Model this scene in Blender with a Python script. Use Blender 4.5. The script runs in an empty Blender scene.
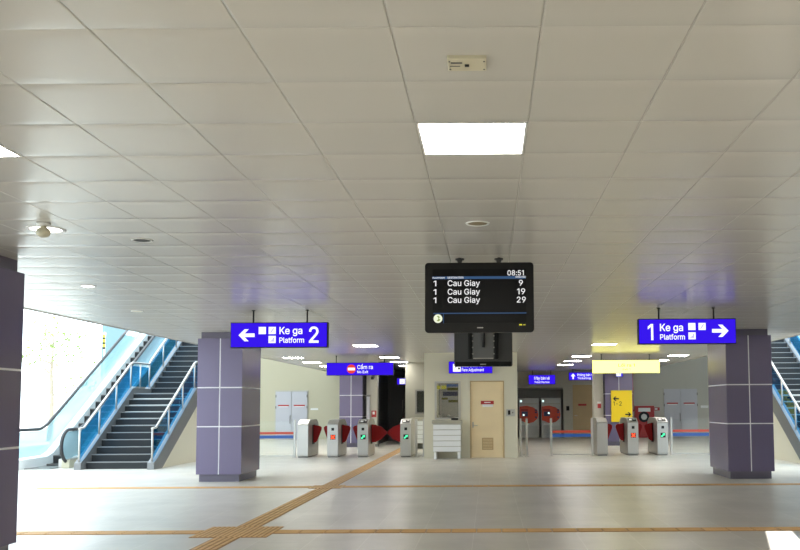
import bpy, bmesh, math, random
from mathutils import Vector, Matrix
random.seed(7)
C = bpy.context.scene.collection
S = bpy.context.scene
PI = math.pi

# ------------------------------------------------------------------ materials
def lin(r, g, b):
    f = lambda c: (c/255/12.92) if c/255 <= 0.04045 else ((c/255+0.055)/1.055)**2.4
    return (f(r), f(g), f(b), 1)

def mat(name, col, rough=0.5, metal=0.0, noise=0.0, nscale=8.0, spec=0.5, bump=0.0, coat=0.0):
    m = bpy.data.materials.new(name); m.use_nodes = True
    nt = m.node_tree; b = nt.nodes['Principled BSDF']
    b.inputs['Base Color'].default_value = col
    b.inputs['Roughness'].default_value = rough
    b.inputs['Metallic'].default_value = metal
    b.inputs['Specular IOR Level'].default_value = spec
    b.inputs['Coat Weight'].default_value = coat
    if noise or bump:
        tc = nt.nodes.new('ShaderNodeTexCoord'); n = nt.nodes.new('ShaderNodeTexNoise')
        n.inputs['Scale'].default_value = nscale; n.inputs['Detail'].default_value = 5
        nt.links.new(tc.outputs['Object'], n.inputs['Vector'])
        if noise:
            mx = nt.nodes.new('ShaderNodeMix'); mx.data_type = 'RGBA'
            mx.inputs[6].default_value = tuple(c*(1-noise) for c in col[:3])+(1,)
            mx.inputs[7].default_value = tuple(min(1, c*(1+noise)) for c in col[:3])+(1,)
            nt.links.new(n.outputs['Fac'], mx.inputs[0]); nt.links.new(mx.outputs[2], b.inputs['Base Color'])
        if bump:
            bp = nt.nodes.new('ShaderNodeBump'); bp.inputs['Strength'].default_value = bump
            bp.inputs['Distance'].default_value = 0.01
            nt.links.new(n.outputs['Fac'], bp.inputs['Height']); nt.links.new(bp.outputs['Normal'], b.inputs['Normal'])
    return m

def emit(name, col, strength=1.0):
    m = bpy.data.materials.new(name); m.use_nodes = True
    nt = m.node_tree; nt.nodes.remove(nt.nodes['Principled BSDF'])
    e = nt.nodes.new('ShaderNodeEmission'); e.inputs[0].default_value = tuple(col[:3])+(1,); e.inputs[1].default_value = strength
    nt.links.new(e.outputs[0], nt.nodes['Material Output'].inputs[0])
    return m

def glass(name, tint, refl=1.0, rough=0.02):
    m = bpy.data.materials.new(name); m.use_nodes = True
    nt = m.node_tree; nt.nodes.remove(nt.nodes['Principled BSDF'])
    t = nt.nodes.new('ShaderNodeBsdfTransparent'); t.inputs[0].default_value = tuple(tint)+(1,)
    g = nt.nodes.new('ShaderNodeBsdfGlossy'); g.inputs['Roughness'].default_value = rough
    fr = nt.nodes.new('ShaderNodeLayerWeight'); fr.inputs[0].default_value = 0.5
    pw = nt.nodes.new('ShaderNodeMath'); pw.operation = 'POWER'; pw.inputs[1].default_value = 5.0
    ml = nt.nodes.new('ShaderNodeMath'); ml.operation = 'MULTIPLY_ADD'; ml.inputs[1].default_value = 0.9*refl; ml.inputs[2].default_value = 0.035*refl
    mx = nt.nodes.new('ShaderNodeMixShader')
    nt.links.new(fr.outputs['Facing'], pw.inputs[0]); nt.links.new(pw.outputs[0], ml.inputs[0]); nt.links.new(ml.outputs[0], mx.inputs[0])
    nt.links.new(t.outputs[0], mx.inputs[1]); nt.links.new(g.outputs[0], mx.inputs[2])
    nt.links.new(mx.outputs[0], nt.nodes['Material Output'].inputs[0])
    return m

def floor_material():
    m = bpy.data.materials.new('granite_tile'); m.use_nodes = True
    nt = m.node_tree; b = nt.nodes['Principled BSDF']
    tc = nt.nodes.new('ShaderNodeTexCoord')
    mp = nt.nodes.new('ShaderNodeMapping'); mp.inputs['Location'].default_value = (0.18, 0.16, 0)
    br = nt.nodes.new('ShaderNodeTexBrick'); br.offset = 0.0
    br.inputs['Scale'].default_value = 1.0; br.inputs['Brick Width'].default_value = 0.6
    br.inputs['Row Height'].default_value = 0.6; br.inputs['Mortar Size'].default_value = 0.004
    br.inputs['Mortar Smooth'].default_value = 0.3
    br.inputs['Color1'].default_value = (0.66, 0.625, 0.56, 1); br.inputs['Color2'].default_value = (0.71, 0.675, 0.61, 1)
    br.inputs['Mortar'].default_value = (0.82, 0.79, 0.73, 1)
    n = nt.nodes.new('ShaderNodeTexNoise'); n.inputs['Scale'].default_value = 0.9; n.inputs['Detail'].default_value = 7
    n.inputs['Roughness'].default_value = 0.65
    rp = nt.nodes.new('ShaderNodeValToRGB')
    rp.color_ramp.elements[0].position = 0.3; rp.color_ramp.elements[0].color = (0.84, 0.83, 0.81, 1)
    rp.color_ramp.elements[1].position = 0.7; rp.color_ramp.elements[1].color = (1.06, 1.05, 1.04, 1)
    mx = nt.nodes.new('ShaderNodeMix'); mx.data_type = 'RGBA'; mx.blend_type = 'MULTIPLY'; mx.inputs[0].default_value = 1
    nt.links.new(tc.outputs['Object'], mp.inputs[0]); nt.links.new(mp.outputs[0], br.inputs['Vector'])
    nt.links.new(tc.outputs['Object'], n.inputs['Vector']); nt.links.new(n.outputs['Fac'], rp.inputs[0])
    nt.links.new(br.outputs['Color'], mx.inputs[6]); nt.links.new(rp.outputs[0], mx.inputs[7])
    nt.links.new(mx.outputs[2], b.inputs['Base Color'])
    b.inputs['Roughness'].default_value = 0.31
    b.inputs['Specular IOR Level'].default_value = 0.5
    return m

M = {}
M['floor'] = floor_material()
M['ceil'] = mat('painted_metal_panel', (0.56, 0.538, 0.495, 1), 0.25, 0.0, 0.03, 0.8, spec=0.6)
M['plenum'] = mat('plenum_grey', (0.7, 0.68, 0.63, 1), 0.9)
M['slab'] = mat('concrete_slab', (0.5, 0.5, 0.48, 1), 0.9, 0, 0.1)
M['wall'] = mat('cream_panel', (0.66, 0.62, 0.485, 1), 0.5, 0, 0.03, 0.7)
M['wall_kiosk'] = mat('olive_grey_panel', (0.27, 0.26, 0.215, 1), 0.5)
M['wall_yellow'] = mat('yellow_cream_panel', (0.54, 0.495, 0.36, 1), 0.5, 0, 0.03, 0.7)
M['wall_grey'] = mat('warm_grey_panel', (0.50, 0.48, 0.42, 1), 0.45, 0, 0.03, 0.7)
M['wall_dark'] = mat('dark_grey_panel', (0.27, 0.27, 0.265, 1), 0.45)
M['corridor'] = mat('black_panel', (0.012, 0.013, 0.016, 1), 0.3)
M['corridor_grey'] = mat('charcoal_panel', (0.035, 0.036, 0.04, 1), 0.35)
M['purple'] = mat('purple_grey_cladding', (0.142, 0.118, 0.215, 1), 0.26, 0.1, 0.05, 0.8)
M['purple_dark'] = mat('purple_grey_trim', (0.11, 0.098, 0.145, 1), 0.35, 0.1)
M['joint'] = mat('joint_sealant', (0.85, 0.84, 0.88, 1), 0.6)
M['steel'] = mat('brushed_steel', (0.50, 0.49, 0.47, 1), 0.36, 0.75, 0.06, 3.0)
M['steel_dark'] = mat('dark_steel', (0.22, 0.21, 0.20, 1), 0.4, 0.7)
M['white'] = mat('white_paint', (0.82, 0.82, 0.81, 1), 0.4)
M['white_cool'] = mat('cool_white_paint', (0.54, 0.53, 0.575, 1), 0.4)
M['black'] = mat('black_plastic', (0.009, 0.009, 0.010, 1), 0.4, spec=0.25)
M['black_matte'] = mat('black_matte', (0.02, 0.02, 0.022, 1), 0.6)
M['grey_plastic'] = mat('grey_plastic', (0.06, 0.06, 0.065, 1), 0.4)
M['screen'] = mat('screen_black', (0.007, 0.007, 0.008, 1), 0.3, spec=0.15)
M['red'] = mat('red_flap', (0.30, 0.008, 0.010, 1), 0.5, spec=0.2)
M['red_paint'] = mat('red_enamel', (0.42, 0.02, 0.02, 1), 0.35)
M['orange_red'] = mat('vending_red', (0.72, 0.07, 0.03, 1), 0.35)
M['navy'] = mat('navy_plastic', (0.03, 0.035, 0.12, 1), 0.3)
M['wood'] = mat('ash_laminate', (0.82, 0.655, 0.40, 1), 0.42, 0, 0.08, 2.0)
M['wood_dark'] = mat('tan_laminate', (0.50, 0.36, 0.19, 1), 0.45, 0, 0.08, 2.0)
M['tactile_bar'] = mat('ochre_paver_rib', (0.74, 0.46, 0.19, 1), 0.5, 0, 0.15, 1.4)
M['tactile'] = mat('ochre_paver', (0.42, 0.22, 0.07, 1), 0.6, 0, 0.18, 1.4)
M['stone'] = mat('grey_stair_stone', (0.024, 0.027, 0.030, 1), 0.5, 0, 0.12, 3, spec=0.2)
M['nosing'] = mat('stair_nosing', (0.22, 0.225, 0.23, 1), 0.45)
M['stringer'] = mat('stringer_grey', (0.20, 0.205, 0.21, 1), 0.4, 0.2)
M['rubber'] = mat('handrail_rubber', (0.035, 0.035, 0.038, 1), 0.45)
M['blue_glass'] = glass('blue_tinted_glass', (0.27, 0.67, 0.91))
def sheen_glass(name, tint, body, fac):  # diffuse body stands in for bright reflections on the balustrade glass
    m = glass(name, tint); nt = m.node_tree; out = nt.nodes['Material Output']; src = out.inputs[0].links[0].from_socket
    d = nt.nodes.new('ShaderNodeBsdfDiffuse'); d.inputs[0].default_value = tuple(body)+(1,)
    mx = nt.nodes.new('ShaderNodeMixShader'); mx.inputs[0].default_value = fac
    nt.links.new(src, mx.inputs[1]); nt.links.new(d.outputs[0], mx.inputs[2]); nt.links.new(mx.outputs[0], out.inputs[0])
    return m
M['pale_glass'] = sheen_glass('pale_glass', (0.80, 0.93, 0.95), (0.62, 0.79, 0.84), 0.5)
M['clear_glass'] = glass('clear_glass', (0.97, 0.985, 0.98), 0.3)
M['win_glass'] = glass('window_glass', (0.75, 0.77, 0.77))
M['lamp'] = emit('lamp_diffuser', (1.0, 0.965, 0.89), 30.0)
M['lamp_small'] = emit('downlight_lens', (1.0, 0.98, 0.92), 6.0)
M['sign_blue'] = emit('sign_blue_face', (0.040, 0.010, 0.86), 1.0)
M['sign_white'] = emit('sign_white_face', (1.0, 1.0, 1.0), 1.15)
M['sign_yellow'] = emit('sign_yellow_face', (1.0, 0.93, 0.20), 3.0)
M['sign_ink'] = mat('sign_olive_ink', (0.13, 0.115, 0.012, 1), 0.7, spec=0.05)
M['no_entry'] = emit('no_entry_red', (0.85, 0.06, 0.05), 1.0)
M['pict'] = emit('pictogram_pale_blue', (0.62, 0.60, 0.95), 1.0)
M['text'] = emit('display_white', (0.95, 0.95, 0.95), 1.0)
M['line'] = emit('display_blue', (0.04, 0.09, 0.19), 1.0)
M['led_y'] = emit('display_yellow', (0.75, 0.7, 0.05), 1.0)
M['badge'] = emit('badge_cream', (0.88, 0.93, 0.70), 1.0)
M['badge_ink'] = emit('badge_green', (0.28, 0.36, 0.08), 1.0)
M['led_red'] = emit('indicator_red', (1.0, 0.10, 0.04), 1.6)
M['led_green'] = emit('indicator_green', (0.10, 0.95, 0.45), 1.4)
M['led_pale'] = emit('indicator_pale', (0.75, 1.0, 0.95), 1.3)
M['yellow_plate'] = mat('yellow_plate', (0.90, 0.66, 0.0, 1), 0.4)
M['yellow_print_glow'] = emit('poster_yellow_glow', (0.55, 0.50, 0.05), 0.7)  # printed notice given its own glow to look brighter behind the glass
M['stripe_red'] = mat('stripe_red', (0.62, 0.07, 0.04, 1), 0.4)
M['stripe_blue'] = mat('stripe_blue', (0.03, 0.11, 0.42, 1), 0.4)
M['leaf'] = mat('leaf_green', (0.22, 0.34, 0.07, 1), 0.6, 0, 0.4, 2)
M['bark'] = mat('bark', (0.42, 0.36, 0.28, 1), 0.9, 0, 0.3, 6)
M['pave'] = mat('pale_paving', (0.66, 0.66, 0.63, 1), 0.8, 0, 0.05, 1)
M['render_white'] = mat('white_render', (0.80, 0.83, 0.84, 1), 0.8)
M['blue_panel'] = mat('pale_blue_panel', (0.17, 0.28, 0.32, 1), 0.5)
M['cream_light'] = mat('pale_cream_panel', (0.80, 0.76, 0.62, 1), 0.5)
M['hazard_y'] = mat('hazard_yellow', (0.85, 0.75, 0.05, 1), 0.5)
M['cream_plastic'] = mat('cream_plastic', (0.55, 0.51, 0.38, 1), 0.45)
M['counter'] = mat('counter_beige', (0.40, 0.375, 0.30, 1), 0.4)
M['brown'] = mat('downlight_brown', (0.22, 0.17, 0.09, 1), 0.4)

# ------------------------------------------------------------------ mesh helpers
class MB:
    def __init__(s): s.bm = bmesh.new()
    def box(s, c, d, bev=0.0, seg=2, rot=None):
        r = bmesh.ops.create_cube(s.bm, size=1.0); vs = r['verts']
        for v in vs: v.co = Vector((v.co.x*d[0], v.co.y*d[1], v.co.z*d[2]))
        if bev > 0:
            es = list({e for v in vs for e in v.link_edges})
            rr = bmesh.ops.bevel(s.bm, geom=es, offset=bev, segments=seg, affect='EDGES', profile=0.5)
            vs = list({v for f in rr['faces'] for v in f.verts} | {v for v in vs if v.is_valid})
        for v in vs:
            if rot is not None: v.co = rot @ v.co
            v.co += Vector(c)
        return s
    def lohi(s, a, b, bev=0.0, seg=2):
        return s.box([(a[i]+b[i])/2 for i in range(3)], [abs(b[i]-a[i]) for i in range(3)], bev, seg)
    def prism(s, pts, axis, a, b):
        # polygon pts in the plane across `axis`, extruded from a to b
        def mk(p, t):
            return {'x': (t, p[0], p[1]), 'y': (p[0], t, p[1]), 'z': (p[0], p[1], t)}[axis]
        A = [s.bm.verts.new(mk(p, a)) for p in pts]; B = [s.bm.verts.new(mk(p, b)) for p in pts]
        s.bm.faces.new(A); s.bm.faces.new(B[::-1]); n = len(pts)
        for i in range(n): s.bm.faces.new((A[i], B[i], B[(i+1) % n], A[(i+1) % n]))
        return s
    def tube(s, path, r, n=10, cap=True):
        path = [Vector(p) for p in path]; rings = []
        for i, p in enumerate(path):
            t = (path[min(i+1, len(path)-1)] - path[max(i-1, 0)]).normalized()
            ref = Vector((1, 0, 0)) if abs(t.x) < 0.9 else Vector((0, 0, 1))
            u = t.cross(ref).normalized(); w = t.cross(u).normalized()
            rr = r[i] if isinstance(r, (list, tuple)) else r
            rings.append([s.bm.verts.new(p + (u*math.cos(2*PI*k/n) + w*math.sin(2*PI*k/n))*rr) for k in range(n)])
        for i in range(len(rings)-1):
            for k in range(n):
                f = s.bm.faces.new((rings[i][k], rings[i][(k+1) % n], rings[i+1][(k+1) % n], rings[i+1][k])); f.smooth = True
        if cap:
            s.bm.faces.new(rings[0][::-1]); s.bm.faces.new(rings[-1])
        return s
    def disc(s, c, r, depth, axis='y', n=28):
        e = {'x': Vector((1, 0, 0)), 'y': Vector((0, 1, 0)), 'z': Vector((0, 0, 1))}[axis]*depth/2
        return s.tube([Vector(c)-e, Vector(c)+e], r, n)
    def sphere(s, c, r, sc=(1, 1, 1)):
        g = bmesh.ops.create_uvsphere(s.bm, u_segments=20, v_segments=12, radius=r)
        for v in g['verts']:
            v.co = Vector((v.co.x*sc[0], v.co.y*sc[1], v.co.z*sc[2])) + Vector(c)
            for f in v.link_faces: f.smooth = True
        return s
    def ribs(s, n0):      # faces added since n0 take the second material
        s.bm.faces.ensure_lookup_table()
        for f in s.bm.faces[n0:]: f.material_index = 1
    def build(s, name, m, parent=None, loc=(0, 0, 0), smooth=None):
        bmesh.ops.recalc_face_normals(s.bm, faces=s.bm.faces[:])
        if smooth is not None:
            for f in s.bm.faces: f.smooth = smooth
        me = bpy.data.meshes.new(name); s.bm.to_mesh(me); s.bm.free()
        me.materials.append(m)
        o = bpy.data.objects.new(name, me); C.objects.link(o); o.location = loc
        if parent is not None: o.parent = parent
        return o

def tag(o, label, cat, group=None, kind=None):
    o['label'] = label; o['category'] = cat
    if group: o['group'] = group
    if kind: o['kind'] = kind
    return o
def thing(name, label, cat, loc, group=None, rz=0):
    o = bpy.data.objects.new(name, None); o.empty_display_size = 0.2; C.objects.link(o)
    o.location = loc; o.rotation_euler.z = rz
    return tag(o, label, cat, group)
def structure(o, label=None):
    o['kind'] = 'structure'
    if label: o['label'] = label
    return o
def copy_tree(o, parent=None):
    c = o.copy(); C.objects.link(c)
    if parent is not None: c.parent = parent
    for ch in list(o.children): copy_tree(ch, c)
    return c

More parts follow.
